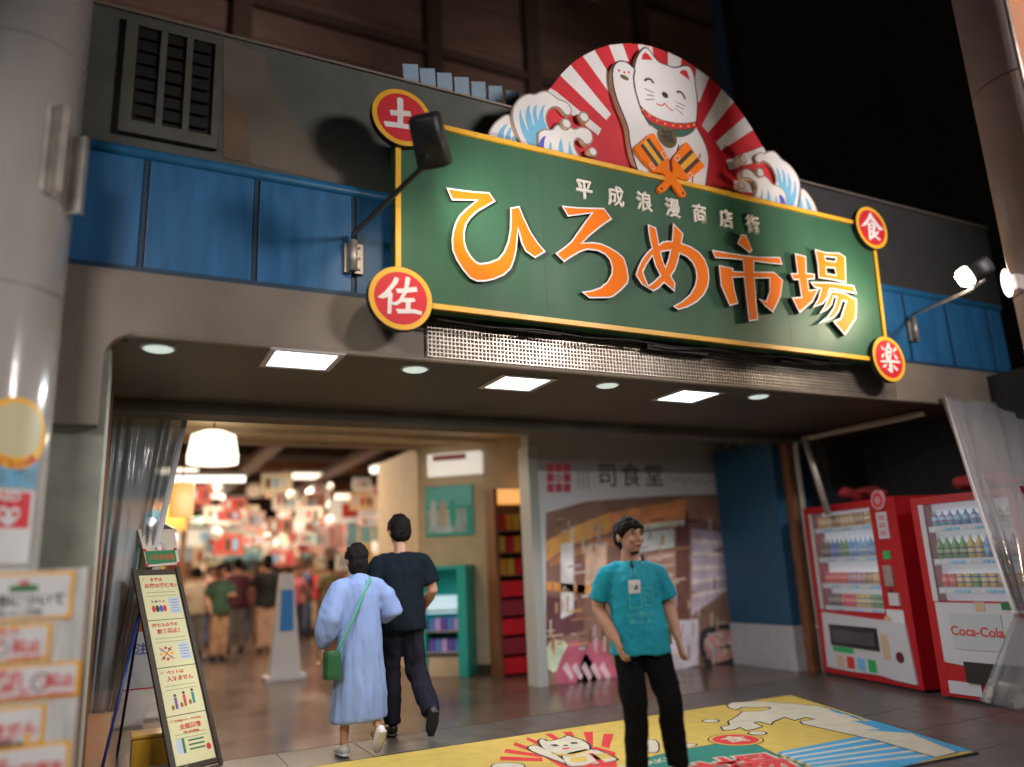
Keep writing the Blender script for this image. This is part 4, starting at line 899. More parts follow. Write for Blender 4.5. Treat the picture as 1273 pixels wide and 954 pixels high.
for ci_, c_ in enumerate(((0.62, 0.34, 0.16), (0.10, 0.05, 0.04), (0.75, 0.68, 0.60), (0.40, 0.20, 0.11), (0.50, 0.46, 0.52), (0.62, 0.50, 0.36))):
    bm = bmesh.new()
    for k in range(20):
        a, b = mr2.uniform(115, 770), mr2.uniform(345, 860); yy = b
        if mr2.random() < .55: w2, h2 = mr2.uniform(2, 5), mr2.uniform(10, 34)
        else: w2, h2 = mr2.uniform(8, 34), mr2.uniform(2, 5)
        sl = (600 - b) * .0004; q_ = m7([(a - w2, b - h2 + w2 * .1), (a + w2, b - h2 - w2 * .1), (a + w2, b + h2 - w2 * .1), (a - w2, b + h2 + w2 * .1)])
        zz_ = .0072 + .0003 * ci_ + .00001 * k; vs_ = [bm.verts.new(FM.w(x_, y_, zz_)) for x_, y_ in q_]; bm.faces.new(vs_)
    o = from_bm('print_detail', bm, mat('print_detail_%d' % ci_, c_, .5), mu); o['kind'] = 'stuff'
em = mat('emblem_crimson', (0.62, 0.08, 0.14), 0.5)
for i in range(3):
    for j in range(3):
        if (i, j) == (1, 1): continue
        x0, y0 = 112 + i * 29, 158 + j * 35; plate('emblem_square', FM, [m7([(x0, y0), (x0 + 24, y0), (x0 + 24, y0 + 30), (x0, y0 + 30)])], 0.001, 0.003, em, mu)
plate('emblem_ring', FM, [circ(m7([(153, 210)])[0], 0.045, 20), circ(m7([(153, 210)])[0], 0.022, 20)], 0.001, 0.003, em, mu)
gp = mat('print_soft_black', (0.06, 0.06, 0.07), 0.5)
for ch, a in (('司', 322), ('食', 405), ('堂', 485)):
    q = m7([(a, 205)])[0]; text('lettering', FM, ch, q[0], q[1], 0.32, 0.003, gp, mu, fat=0.001)
for i in range(10): 
    q = m7([(540 + i * 18, 205 + (i % 2) * 9 + i * 2)])[0]; plate('small_print', FM, [rect(q[0] - .02, q[1] - .015, q[0] + .02, q[1] + .015)], 0.001, 0.002, mat('print_grey_soft', (0.30, 0.31, 0.34)), mu)
for i in range(3):
    q = m7([(222 + i * 16, 205)])[0]; plate('small_print', FM, [rect(q[0] - .008, q[1] - .14, q[0] + .008, q[1] + .14)], 0.001, 0.002, mat('print_grey_soft', (0.3,) * 3), mu)

bc = thing('blue_column', 'dark blue painted column with white base between mural and vending machines', 'column', (7.4, 7.3, 0))
box('column_shaft', (7.09, 6.90, 0.50), (7.70, 7.94, 2.70), wall_blue, bc); box('base_panel', (7.075, 6.885, 0.0), (7.71, 7.945, 0.499), tile_white, bc, bev=.004)
bay = thing('machine_bay', 'dark recess with brown post and pale pipe frame around the vending machines', 'recess', (8.2, 6, 0))
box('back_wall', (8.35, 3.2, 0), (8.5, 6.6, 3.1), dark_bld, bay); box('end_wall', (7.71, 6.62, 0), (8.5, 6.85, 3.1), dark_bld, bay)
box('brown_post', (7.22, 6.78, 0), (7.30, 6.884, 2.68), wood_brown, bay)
tubeobj('pipe', [(7.335, 6.74, 0.0), (7.335, 6.74, 2.60), (7.335, 6.68, 2.66), (7.42, 5.05, 2.68)], 0.035, mat('pipe_pale', (0.45, 0.43, 0.38), 0.4), bay)
for z in (0.45, 1.45): tubeobj('pipe_collar', [(7.335, 6.74, z), (7.335, 6.74, z + .05)], 0.043, steel, bay)
a = CAM + ray(1000, 545) * 8.6; b = CAM + ray(1030, 640) * 8.4
tubeobj('diagonal_brace', [a, b], 0.035, steel, bay)

# ---- vending machines
MU = Vector((-0.2395, -0.971, 0)); MU2 = Vector((-0.03, -1, 0)).normalized()
cans_cols = [(0.55, 0.30, 0.08), (0.30, 0.16, 0.08), (0.05, 0.10, 0.45), (0.12, 0.32, 0.10), (0.60, 0.04, 0.05), (0.10, 0.30, 0.60), (0.65, 0.60, 0.50), (0.35, 0.12, 0.35), (0.60, 0.42, 0.06), (0.20, 0.45, 0.70), (0.03, 0.03, 0.05)]
can_m = [mat('drink_%02d' % i, c, 0.3) for i, c in enumerate(cans_cols)]
for i, m in enumerate(can_m):                       # printed label bands
    n = m.node_tree.nodes; L = m.node_tree.links; tc = n.new('ShaderNodeTexCoord'); sx = n.new('ShaderNodeSeparateXYZ'); r = n.new('ShaderNodeValToRGB')
    r.color_ramp.interpolation = 'CONSTANT'; c = cans_cols[i]; c2_ = cans_cols[(i * 5 + 6) % 11]
    mul = n.new('ShaderNodeMath'); mul.operation = 'MULTIPLY'; mul.inputs[1].default_value = 5.0
    e_ = r.color_ramp.elements; e_[0].position = 0; e_[0].color = (*c, 1); e_[1].position = .18; e_[1].color = (*c2_, 1)
    for p_, k_ in ((.24, tuple(min(1, .25 + x) for x in c)), (.40, c2_), (.46, c), (.92, (.7, .7, .72))): q_ = e_.new(p_); q_.color = (*k_, 1)
    L.new(tc.outputs['Object'], sx.inputs[0]); L.new(sx.outputs[2], mul.inputs[0]); L.new(mul.outputs[0], r.inputs[0]); L.new(r.outputs[0], n['Principled BSDF'].inputs['Base Color'])
def can_mesh(h, r, bottle):
    bm = bmesh.new()
    if bottle: tube(bm, [(0, 0, 0), (0, 0, h * .62), (0, 0, h * .78), (0, 0, h * .86), (0, 0, h)], [r, r, r * .5, r * .34, r * .34], 12)
    else: tube(bm, [(0, 0, 0), (0, 0, h * .06), (0, 0, h * .9), (0, 0, h)], [r * .8, r, r, r * .8], 12)
    me = bpy.data.meshes.new('drink_can'); bm.to_mesh(me); bm.free()
    for p in me.polygons: p.use_smooth = True
    me.materials.append(can_m[0]); return me
CM = {(h, b): can_mesh(h, 0.031, b) for h in (0.13, 0.20, 0.115) for b in (True, False)}
wback = emis('machine_window_back', (0.75, 0.85, 1.0), 0.22)
price = mat('price_strip', (0.55, 0.60, 0.72), 0.4)
def vending(o, label, plan, second):
    fr = Frame(o, MU2 if second else MU, (0, 0, 1)); Wd = 1.53 if not second else 1.07; Hh = 1.82 if not second else 1.77; kx = 1.0 if not second else 0.72
    t = thing('vending_machine', label, 'vending machine', fr.w(Wd / 2, 0, -0.35), group='red vending machines in the recess')
    P = lambda name, x0, z0, x1, z1, d0, d1, m, par=None: plate(name, fr, [rect(x0, z0, x1, z1)], d0, d1, m, par or t)
    PS = lambda name, x0, z0, x1, z1, *r_: P(name, x0 * kx, z0, x1 * kx, z1, *r_)
    wx0, wx1, wz0, wz1 = (0.13, 1.15, 0.70, 1.745) if not second else (0.10, 0.92, 0.84, 1.70)
    # cabinet as a shell round the recessed window
    P('cabinet', 0, 0.03, Wd, Hh, -0.72, -0.16, vred); P('cabinet_side', 0, 0.03, wx0, Hh, -0.159, 0, vred); P('door_frame', wx1, 0.03, Wd, Hh, -0.159, 0, vred)
    P('door_frame', wx0 + .0005, wz1, wx1 - .0005, Hh, -0.159, -.0005, vred); P('lower_door', wx0 + .0005, 0.03, wx1 - .0005, wz0, -0.159, -.0005, vred)
    P('window_back', wx0, wz0, wx1, wz1, -0.158, -0.15, wback); P('plinth', 0.03, 0, Wd - .03, 0.029, -0.68, -0.03, vdark)
    P('window_frame', wx0 - .02, wz0, wx0 + .03, wz1, 0.0005, 0.012, vwhite)
    n = 12 if not second else 10
    for (z, h, bt, cols) in plan:
        P('shelf', wx0, z - 0.012, wx1, z, -0.149, -0.02, vwhite); sp = P('price_strip', wx0 + .03, z - 0.055, wx1, z - 0.0125, -0.03, -0.018, price)
        for k in range(n):
            xx = wx0 + 0.075 + k * (wx1 - wx0 - 0.10) / (n - 0.5)
            c = link('drink_can', CM[(h, bt)], None, t); c.matrix_parent_inverse = inv_world(t); c.location = fr.w(xx, z + 0.0005, -0.075)
            c.material_slots[0].link = 'OBJECT'; c.material_slots[0].material = can_m[cols[(k * len(cols)) // n]]
            b = P('price_button', xx - .028, z - .045, xx + .028, z - .022, -0.0178, -0.010, (wblue if (k // 2) % 2 else placard_white), sp)
    gl = P('window_glass', wx0 + .031, wz0 + .005, wx1 - .002, wz1 - .005, -0.0075, -0.004, mat('window_glass', (0.9, 0.95, 1.0), 0.03, alpha=0.08, spec=0.8))
    # lower white panel, slot
    top = wz0 - 0.03
    q = [(0.10, 0.09), (0.5, 0.085), (0.95, 0.10), (1.2, 0.075), (Wd - 0.06, 0.07), (Wd - 0.10, top - (0.05 if not second else 0.0)), (0.13, top)]
    if not second:
        lp = plate('lower_panel', fr, [q], 0.0005, 0.02, vwhite, t)
        for k in range(4): P('poster_patch', .30 + .17 * k, .115, .42 + .17 * k, .235, .0205, .0235, (mat('label_tan', (.55, .4, .25)), redprint, wblue, mat('label_green', (.02, .38, .1)))[k], lp)
        P('slot_frame', 0.24, 0.33, 1.02, 0.55, 0.0205, 0.03, vdark, lp); P('slot_flap', 0.30, 0.37, 0.98, 0.50, 0.0305, 0.036, mat('flap_grey', (0.06, .06, .07), .2), lp); P('green_label', 0.26, 0.27, 0.60, 0.32, 0.0205, 0.024, mat('label_green', (0.02, 0.38, 0.10), .5), lp)
        P('cup_label', 1.06, 0.26, 1.16, 0.50, .0205, .024, mat('label_tan', (0.55, 0.40, 0.25)), lp)
        plate('coin_return', fr, [circ((1.30, 0.30), 0.05, 16)], .0205, .03, mat('coin_return_maroon', (0.12, 0.01, 0.02)), lp)
        hd_ = plate('round_badge', fr, [circ((1.32, 1.80), 0.10, 28)], 0.001, 0.02, mat('badge_pink', (0.55, 0.25, 0.28)), t); plate('badge_ring', fr, [circ((1.32, 1.80), 0.07, 24), circ((1.32, 1.80), 0.045, 24)], .0205, .023, red, hd_)
        vp = P('vertical_plaque', 1.25, 1.42, 1.40, 1.68, 0.001, 0.012, vwhite)
        for k in range(3): P('plaque_mark', 1.28, 1.45 + k * .075, 1.37, 1.50 + k * .075, .0125, .014, mat('badge_pink', (0.55, .25, .28)), vp)
        P('green_sticker', 1.26, 1.22, 1.36, 1.30, .001, .006, mat('label_green', (0.02,) * 3)); P('coin_unit', 1.24, 0.96, 1.36, 1.16, .001, .02, steel); P('card_reader', 1.26, 0.78, 1.40, 0.90, .001, .02, vwhite)
        P('white_sticker', 1.18, 0.56, 1.42, 0.74, .001, .006, placard_white); plate('round_sticker', fr, [circ((1.19, 0.62), 0.06, 20)], .0062, .010, mat('label_tan', (0.55, .4, .25)), t)
        P('red_bill_slot', 1.26, 0.95 - .06, 1.32, 0.93, .0, .005, vdark)
    else:
        mp_ = plate('middle_panel', fr, [[(x_ * kx, z_) for x_, z_ in ((0.13, 0.32), (0.45, 0.30), (0.98, 0.30), (1.38, 0.44), (1.44, wz0 - .01), (0.13, wz0 - .01))]], 0.0005, 0.016, vwhite, t)
        PS('dark_flap', 0.34, 0.14 + .22, 1.20, 0.24 + .22, .0165, .03, vdark, mp_) if False else None
        br_ = PS('brand_panel', 0.30, 0.44, 0.95, 0.74, .0165, .022, mat('brand_panel_grey', (0.46, 0.50, 0.52), .4), mp_)
        text('lettering', fr, 'Coca-Cola', 0.625 * kx, 0.59, 0.110, .0235, redprint, br_, fat=.002)
        PS('green_sticker', 0.98, 0.78, 1.10, 0.84, .0165, .02, dkgreen, mp_); PS('brown_sticker', 0.66, 0.76, 0.78, 0.84, .0165, .02, mat('label_tan', (0.5,) * 3), mp_)
        plate('round_sticker', fr, [circ((1.22 * kx, 0.76), 0.05, 20)], .0165, .022, red, mp_)
        PS('dispense_slot', 0.40, 0.17, 1.22, 0.34, .0165, .035, vdark, t); PS('white_foot_panel', 0.13, 0.06, 0.55, 0.165, .0005, .012, vwhite, t)
    return t
vending((7.13, 6.56, 0), 'left red vending machine with round badge and white lower door',
        [(1.58, 0.13, False, [0, 1, 0, 1, 8]), (1.26, 0.20, True, [10, 2, 3, 5, 9, 5]), (0.98, 0.115, False, [4, 4, 7, 1, 0]), (0.74, 0.13, False, [10, 4, 8, 3])], False)
vending((6.66, 4.83, 0), 'right red vending machine half hidden behind the plastic curtain',
        [(1.50, 0.13, True, [9, 5, 9, 6]), (1.21, 0.20, True, [3, 3, 8, 5, 1]), (0.96, 0.115, False, [4, 8, 3, 8, 1, 0])], True)
for (o, ll) in ((Vector((7.13, 6.56, 0)) + MU * 0.75, 'crumpled red cloth bundle lying on top of the left vending machine'), (Vector((6.66, 4.83, 0)) + MU2 * 0.55, 'crumpled red cloth bundle lying on top of the right vending machine')):
    bm = bmesh.new(); c = o + Vector((0.32, 0, 1.83))
    for i in range(6): ellip(bm, c + Vector((0.04 * sin(i * 2), -0.20 + i * .075, .04 + .02 * (i % 3))), (.11, .085, .04 + .025 * (i % 2)), 12)
    me = remeshed(bm, 0.02, 2, 0.02, 12)
    zmin = min(v.co.z for v in me.vertices)
    for v in me.vertices: v.co.z += (1.822 if o.x > 6.8 else 1.772) - zmin
    tagp(link('cloth_bundle', me, mat('cloth_red', (0.30, 0.02, 0.03), 0.8)), ll, 'cloth', 'red bundles on the vending machines')

# ================================================================== DOOR MAT WITH PRINT
FG = Frame((0, 0, 0), (1, 0, 0), (0, 1, 0))
MT = thing('entrance_mat', 'large yellow printed entrance mat with lucky cat, waves and green sign', 'mat', (4.5, 4.8, 0))
g = lambda a, b: FG.px(a, b, 0.008)
A_, B_, C_ = g(410, 950), g(983, 864), g(1211, 935)
fd = Vector(g(1113.6, 954)) - Vector(C_); D_ = Vector(C_) + fd.normalized() * 4.6
A2 = Vector(B_) + (Vector(A_) - Vector(B_)).normalized() * 5.4
edge = mat('mat_edge_black', (0.02, 0.02, 0.02), 0.8)
body_ = plate('mat_base', FG, [[A2, D_, C_, B_]], 0.0005, 0.007, edge, MT, off=0.02)
my = mat('mat_yellow', (0.50, 0.36, 0.075), 0.85, var=0.10, vscale=8, bump=0.3, bscale=300)
mw = mat('mat_white', (0.50, 0.46, 0.36), 0.85, var=0.1, vscale=8, bump=0.3, bscale=300)
mr_ = mat('mat_red', (0.52, 0.025, 0.03), 0.85, var=0.1); mt_ = mat('mat_teal', (0.012, 0.17, 0.13), 0.85, var=0.1); mb_ = mat('mat_blue', (0.04, 0.26, 0.48), 0.85, var=0.1)
mk = mat('mat_black', (0.015, 0.015, 0.015), 0.85)
plate('mat_field', FG, [[A2, D_, C_, B_]], 0.0072, 0.008, my, MT)
def mt2(name, l, m, lay, ox=0, oy=0, s=1, off=0, sm=0, par=None): return plate(name, FG, [[g(ox + a / s, oy + b / s) for a, b in l]], 0.0081, 0.0082 + lay * 0.0003, m, par or MT, off=off, smooth=sm)
m5 = (580, 850, 3.978); m6 = (840, 850, 3.18)
for r in ([(168,360),(375,368),(378,386),(165,380)], [(195,322),(370,352),(375,366),(185,342)], [(240,290),(350,328),(340,345),(230,305)], [(305,266),(360,290),(350,305),(292,275)], [(385,248),(420,248),(460,272),(430,278)], [(475,240),(520,238),(535,262),(500,262)],
          [(577,240),(625,238),(625,320),(600,300)], [(678,248),(728,250),(705,322),(666,310)], [(380,362),(440,330),(560,335),(640,312),(735,340),(745,416),(470,416)]): mt2('mat_ray', r, mr_, 1, *m5)
for l in ([(355,285),(375,272),(400,290),(480,270),(500,257),(530,268),(580,283),(614,315),(590,337),(520,352),(440,347),(385,326)], [(300,315),(340,303),(395,328),(450,358),(510,402),(440,378),(330,338)], [(470,350),(620,318),(737,368),(742,382),(540,412),(490,402)]):
    mt2('cat_outline', l, mk, 2, *m5, off=0.018, sm=1); mt2('cat_fill', l, mw, 3, *m5, sm=1)
for l, m in (([(515,365),(590,360),(600,385),(510,390)], my), ([(620,350),(690,345),(730,368),(640,378)], my), ([(600,345),(625,345),(700,400),(670,405)], mr_), ([(640,385),(670,375),(600,408),(575,408)], mr_), ([(410,305),(440,300),(460,308),(440,312)], mk), ([(510,292),(545,290),(552,298),(520,300)], mk), ([(478,304),(500,303),(502,309),(480,310)], mk), ([(470,320),(510,318),(505,326),(478,327)], mr_), ([(420,345),(520,352),(600,330),(600,338),(520,362),(425,352)], my)): mt2('cat_detail', l, m, 4, *m5)
for l in ([(125,405),(150,395),(230,393),(280,400),(290,425),(130,430)], [(860,290),(900,275),(945,285),(950,330),(930,345),(870,330)], [(1045,310),(1075,292),(1110,300),(1140,300),(1120,312),(1050,322)]):
    mt2('mat_wave', l, mk, 2, *m5, off=0.012, sm=1); mt2('mat_wave', l, mw, 3, *m5, sm=1)
teal_l = [g(720, 975), g(775, 957), g(795, 945), g(845, 933), g(890, 925.5), g(937, 925), g(963, 938), g(1000, 953), g(1045, 975)]
plate('mat_sign_border', FG, [teal_l], .0081, .0091, my, MT, off=0.035); plate('mat_sign_line', FG, [teal_l], .0092, .0094, mk, MT, off=0.010); tb = plate('mat_sign', FG, [teal_l], .0095, .0098, mt_, MT)
q = g(880, 952); qq = g(905, 947)
ang = math.atan2(B_[1] - A_[1], B_[0] - A_[0])
for (s_, a, b, sz) in (('場', 942, 951, 0.46), ('市', 893, 960, 0.46)):
    q = g(a, b)
    text('mat_letter', FG, s_, q[0], q[1], sz, 0.0102, mw, tb, fat=0.030, ext=.0002, rot=-0.25); text('mat_letter', FG, s_, q[0], q[1], sz, 0.0106, mr_, tb, fat=0.010, ext=.0002, rot=-0.25)
q = g(812, 948); text('mat_letter', FG, 'MARKET', q[0], q[1], 0.13, 0.0102, mw, tb, fat=0.002, ext=.0002, rot=-0.05)
q = g(914.5, 920)
for r, m, z in ((0.20, mk, .0100), (0.19, my, .0103), (0.165, mr_, .0106)): plate('mat_disc', FG, [circ(q, r, 36)], .0099, z, m, tb)
text('mat_letter', FG, '食', q[0], q[1], 0.20, .0109, mw, tb, fat=0.004, ext=.0002, rot=-0.25)
WV = [(205,85),(225,75),(330,71),(460,80),(570,90),(640,110),(740,150),(930,197),(1110,272),(1030,292),(800,225),(640,190),(505,160),(495,150),(555,142),(515,133),(470,145),(430,132),(385,150),(375,162),(330,150),(305,155),(340,170),(310,180),(280,185),(255,172),(230,182),(190,185),(182,172),(215,165),(210,150),(245,130),(265,112),(330,110),(380,100),(370,92),(300,95),(265,92),(240,103),(215,98)]
BL_ = [(385,275),(730,208),(880,235),(1035,292),(860,338),(500,338)]
mt2('mat_water', BL_, mb_, 2, *m6)
L_a, L_b = Vector((385, 275)), Vector((520, 345)); R_a, R_b = Vector((730, 208)), Vector((1030, 292))
for i in range(5):
    f0, f1 = 0.10 + i * 0.19, 0.16 + i * 0.19; mt2('mat_stripe', [L_a.lerp(L_b, f0), R_a.lerp(R_b, f0), R_a.lerp(R_b, f1), L_a.lerp(L_b, f1)], mw, 3, *m6)
mt2('mat_wave', WV, mk, 4, *m6, off=0.014); mt2('mat_wave', WV, mw, 5, *m6)
mt2('mat_water', [(600,98),(690,124),(800,152),(1172,266),(1108,271),(935,198),(745,184),(810,182),(700,148),(780,150),(620,112)], mb_, 6, *m6)
for a, b in ((138, 148), (323, 196), (590, 132)):
    c = g(840 + a / 3.18, 850 + b / 3.18); plate('mat_drop', FG, [circ(c, 0.075, 20)], .0081, .0086, mk, MT); plate('mat_drop', FG, [circ(c, 0.060, 20)], .0087, .0089, mw, MT)

# ================================================================== MARKET INTERIOR
intr = thing('market_hall', 'warm lit market hall interior seen through the open entrance', 'building', (3, 16, 0))
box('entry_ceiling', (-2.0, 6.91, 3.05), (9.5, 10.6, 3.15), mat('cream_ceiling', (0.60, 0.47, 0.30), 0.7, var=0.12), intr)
for i in range(5): box('ceiling_rib', (-2.0, 7.3 + i * 0.72, 2.99), (9.5, 7.36 + i * 0.72, 3.049), beige_wall, intr)
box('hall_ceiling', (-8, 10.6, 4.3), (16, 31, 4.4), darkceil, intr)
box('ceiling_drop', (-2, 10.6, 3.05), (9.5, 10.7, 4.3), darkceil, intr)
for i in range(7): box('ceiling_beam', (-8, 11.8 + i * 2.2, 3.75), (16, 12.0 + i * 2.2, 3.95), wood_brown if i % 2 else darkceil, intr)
for i in range(4): box('ceiling_duct', (0.4 + i * 1.9, 10.8, 3.6), (0.7 + i * 1.9, 30, 3.74), mat('duct_grey', (0.20, 0.17, 0.15), 0.5), intr)
box('back_wall', (-8, 30.5, 0), (16, 30.7, 4.4), mat('back_wall_warm', (0.30, 0.16, 0.09), 0.7), intr)
box('left_wall', (-2.2, 6.9, 0), (-2.0, 30.5, 4.4), beige_wall, intr)
# angled wall to the right of the opening
W0, W1_ = Vector((4.95, 9.15, 0)), Vector((3.74, 10.2, 0)); fu = (W0 - W1_).normalized()
FA = Frame(W1_, fu, (0, 0, 1)); WL_ = (W0 - W1_).length
plate('angled_wall', FA, [rect(0, 0, WL_, 3.04)], -0.15, 0, beige_wall, intr)
plate('angled_wall_skirting', FA, [rect(0, 0, WL_, 0.10)], 0.001, 0.012, wood_dark, intr)
box('side_wall', (3.75, 10.3, 0), (3.9, 12.2, 3.04), beige_wall, intr)
def wallthing(name, label, cat, pxr, frame, fn, lift=0.002):
    x0, z0 = frame.px(pxr[0], pxr[3]); x1, z1 = frame.px(pxr[2], pxr[1]); t = thing(name, label, cat, frame.w((x0 + x1) / 2, z0, lift)); fn(t, x0, z0, x1, z1); return t
def f_poster(t, x0, z0, x1, z1):
    plate('panel', FA, [rect(x0, z0, x1, z1)], .002, .02, teal, t); plate('header', FA, [rect(x0 + .02, z1 - .28, x1 - .02, z1 - .02)], .0205, .024, mat('poster_turquoise', (0.10, 0.50, 0.50), .4), t)
    plate('picture', FA, [rect(x0 + .03, z0 + .04, x1 - .10, z1 - .32)], .0205, .024, mat('poster_blue_grey', (0.34, 0.46, 0.50), .4, var=.4, vscale=6), t)
    for i in range(3): plate('figure', FA, [circ((x0 + .12 + i * .14, z0 + .30), .05, 14, .20)], .0245, .027, (vwhite, beige_wall, teal)[i], t)
wallthing('teal_poster', 'teal framed poster on the beige wall above the display case', 'poster', (530, 602, 588, 668), FA, f_poster)
def f_sign(t, x0, z0, x1, z1):
    plate('lightbox', FA, [rect(x0, z0, x1, z1)], .002, .14, emis('lightbox_pale', (0.95, 0.90, 0.80), 0.55), t); plate('pink_band', FA, [rect(x0 + .08, z1 - .10, x1 - .2, z1 - .02)], .141, .145, mat('band_pink_sign', (0.6, .2, .25), .5), t)
wallthing('pale_lightbox_sign', 'pale lightbox sign with pink band high on the beige wall', 'sign', (536, 562, 600, 594), FA, f_sign)
def f_case(t, x0, z0, x1, z1):
    z0 = 0.0
    plate('case_body', FA, [rect(x0, 0.03, x1, z1)], .01, .04, teal, t)
    plate('case_side', FA, [rect(x1 - .12, 0, x1, z1)], .041, .42, teal, t); plate('case_side', FA, [rect(x0, 0, x0 + .04, z1)], .041, .42, teal, t)
    plate('case_top', FA, [rect(x0 + .041, z1 - .05, x1 - .121, z1)], .041, .42, teal, t)
    plate('glow_panel', FA, [rect(x0 + .05, z1 - .60, x1 - .13, z1 - .38)], .041, .38, emis('case_glow_blue', (0.25, 0.75, 0.95), 0.5), t)
    for i in range(3): plate('shelf', FA, [rect(x0 + .041, .28 + .26 * i, x1 - .121, .30 + .26 * i)], .041, .40, steel, t)
    for j in range(3):
        for i in range(5): plate('packet', FA, [rect(x0 + .06 + i * .085, .301 + .26 * j - (.26 if j == 2 else 0) * 0, x0 + .13 + i * .085, .45 + .26 * j)], .25, .34, (mat('packet_violet', (0.14, 0.08, 0.45)), mat('packet_blue', (0.10, 0.22, 0.60)), mat('packet_lilac', (0.5, .35, .7)))[(i + j) % 3], t)
    plate('foot_box', FA, [rect(x0 + .05, 0.0, x1 - .13, .24)], .041, .36, beige_wall, t)
wallthing('display_case', 'teal display case with blue and violet packets against the beige wall', 'display case', (540, 702, 590, 835), FA, f_case)
def f_box(t, x0, z0, x1, z1): plate('case', FA, [rrect(x0, z0, x1, z1, .02)], .002, .10, mat('box_pale', (0.5, 0.5, 0.47), .5), t); plate('label_plate', FA, [rect(x0 + .02, z0 + .05, x1 - .02, z0 + .2)], .101, .104, steel, t)
wallthing('wall_box', 'pale upright box fixed on the beige wall beside the red shelf', 'box', (613, 683, 627, 724), FA, f_box)
FS = Frame((4.42, 9.0, 0), (1, -0.05, 0), (0, 0, 1))
sh = thing('red_shelf', 'tall brown shelf with orange packets above and red crates below', 'shelf', (4.6, 9.0, 0))
x0, _z = FS.px(622, 838); x1, zt2 = FS.px(662, 608)
plate('shelf_side', FS, [rect(x0, 0, x0 + .05, zt2)], -.30, .0, wood_brown, sh); plate('shelf_back', FS, [rect(x0 + .0505, 0, x1, zt2)], -.30, -.28, wood_dark, sh); plate('lamp_strip', FS, [rect(x0 + .06, zt2 - .18, x1, zt2)], -.27, -.02, emis('strip_orange', (1.0, 0.42, 0.08), 0.9), sh)
for i in range(5): plate('red_crate', FS, [rect(x0 + .06, .03 + .23 * i, x1, .22 + .23 * i)], -.27, -.01, (red, mat('crate_maroon', (0.28, 0.02, 0.04)))[i % 2], sh)
for i in range(3):
    plate('shelf_board', FS, [rect(x0 + .051, 1.20 + .28 * i, x1, 1.22 + .28 * i)], -.279, -.005, wood_brown, sh)
    for j in range(3): plate('packet', FS, [rect(x0 + .07 + .11 * j, 1.221 + .28 * i, x0 + .16 + .11 * j, 1.42 + .28 * i)], -.2, -.05, (mat('packet_orange', (0.7, .28, .03)), mat('packet_gold', (0.6, .38, .05)), red)[(i + j) % 3], sh)
# drum pendant
q = PY(265, 557, 9.0); t = thing('drum_pendant', 'big white glowing drum pendant lamp just inside the entrance', 'pendant lamp', q)
bm = bmesh.new(); tube(bm, [(q.x, q.y, q.z - .18), (q.x, q.y, q.z - .10), (q.x, q.y, q.z + .14), (q.x, q.y, q.z + .19)], [.27, .275, .235, .12], 32); from_bm('lamp_shade', bm, emis('shade_warm_white', (1.0, 0.88, 0.70), 1.6), t, smooth=True)
tubeobj('cord', [(q.x, q.y, q.z + .19), (q.x, q.y, 3.05)], .008, black, t, n=8)
area_light('pendant_glow', (q.x, q.y, q.z - .22), (q.x, q.y, 0), .4, .4, 22, (1.0, 0.84, 0.62))
# tube lights and lanterns
for (a, b, c_, d_, Y, ll) in ((215, 590, 305, 601, 11.0, 'long white tube light left of centre inside the hall'), (462, 574, 506, 586, 13.0, 'shorter white tilted tube light near the beige wall'), (508, 562, 556, 576, 12.6, 'longer white tilted tube light nearest the lightbox sign')):
    p0 = PY(a, d_ if Y > 12 else (b + d_) / 2, Y); p1 = PY(c_, b if Y > 12 else (b + d_) / 2, Y); t = thing('tube_light', ll, 'ceiling light', p0.lerp(p1, .5), group='tube lights in the hall')
    bm = bmesh.new(); tube(bm, [p0, p1], .055, 12); from_bm('tube', bm, emis('tube_white', (1.0, 0.93, 0.84), 1.6), t, smooth=True)
    bm = bmesh.new(); bx(bm, (-.0, -.04, .045), ((p1 - p0).length, .04, .09), Matrix.Translation(p0) @ (p1 - p0).to_track_quat('X', 'Z').to_matrix().to_4x4()); from_bm('housing', bm, vwhite, t)
q = PY(226, 622, 10.2); t = thing('amber_lantern', 'amber yellow cylindrical lantern hanging left inside the entrance', 'lantern', q)
bm = bmesh.new(); tube(bm, [(q.x, q.y, q.z - .20), (q.x, q.y, q.z + .20)], .14, 24); from_bm('lantern_shade', bm, emis('amber_glow', (1.0, 0.50, 0.04), 0.75), t, smooth=True)
tubeobj('cord', [(q.x, q.y, q.z + .2), (q.x, q.y, 3.05)], .006, black, t, n=6)
rnd = random.Random(11); ranked = []
kinds = [('white', (1.0, 0.84, 0.66), 0.62), ('orange', (0.95, 0.38, 0.10), 0.45), ('red', (0.8, 0.07, 0.05), 0.4), ('cream', (0.95, 0.60, 0.36), 0.5)]
protos = {}
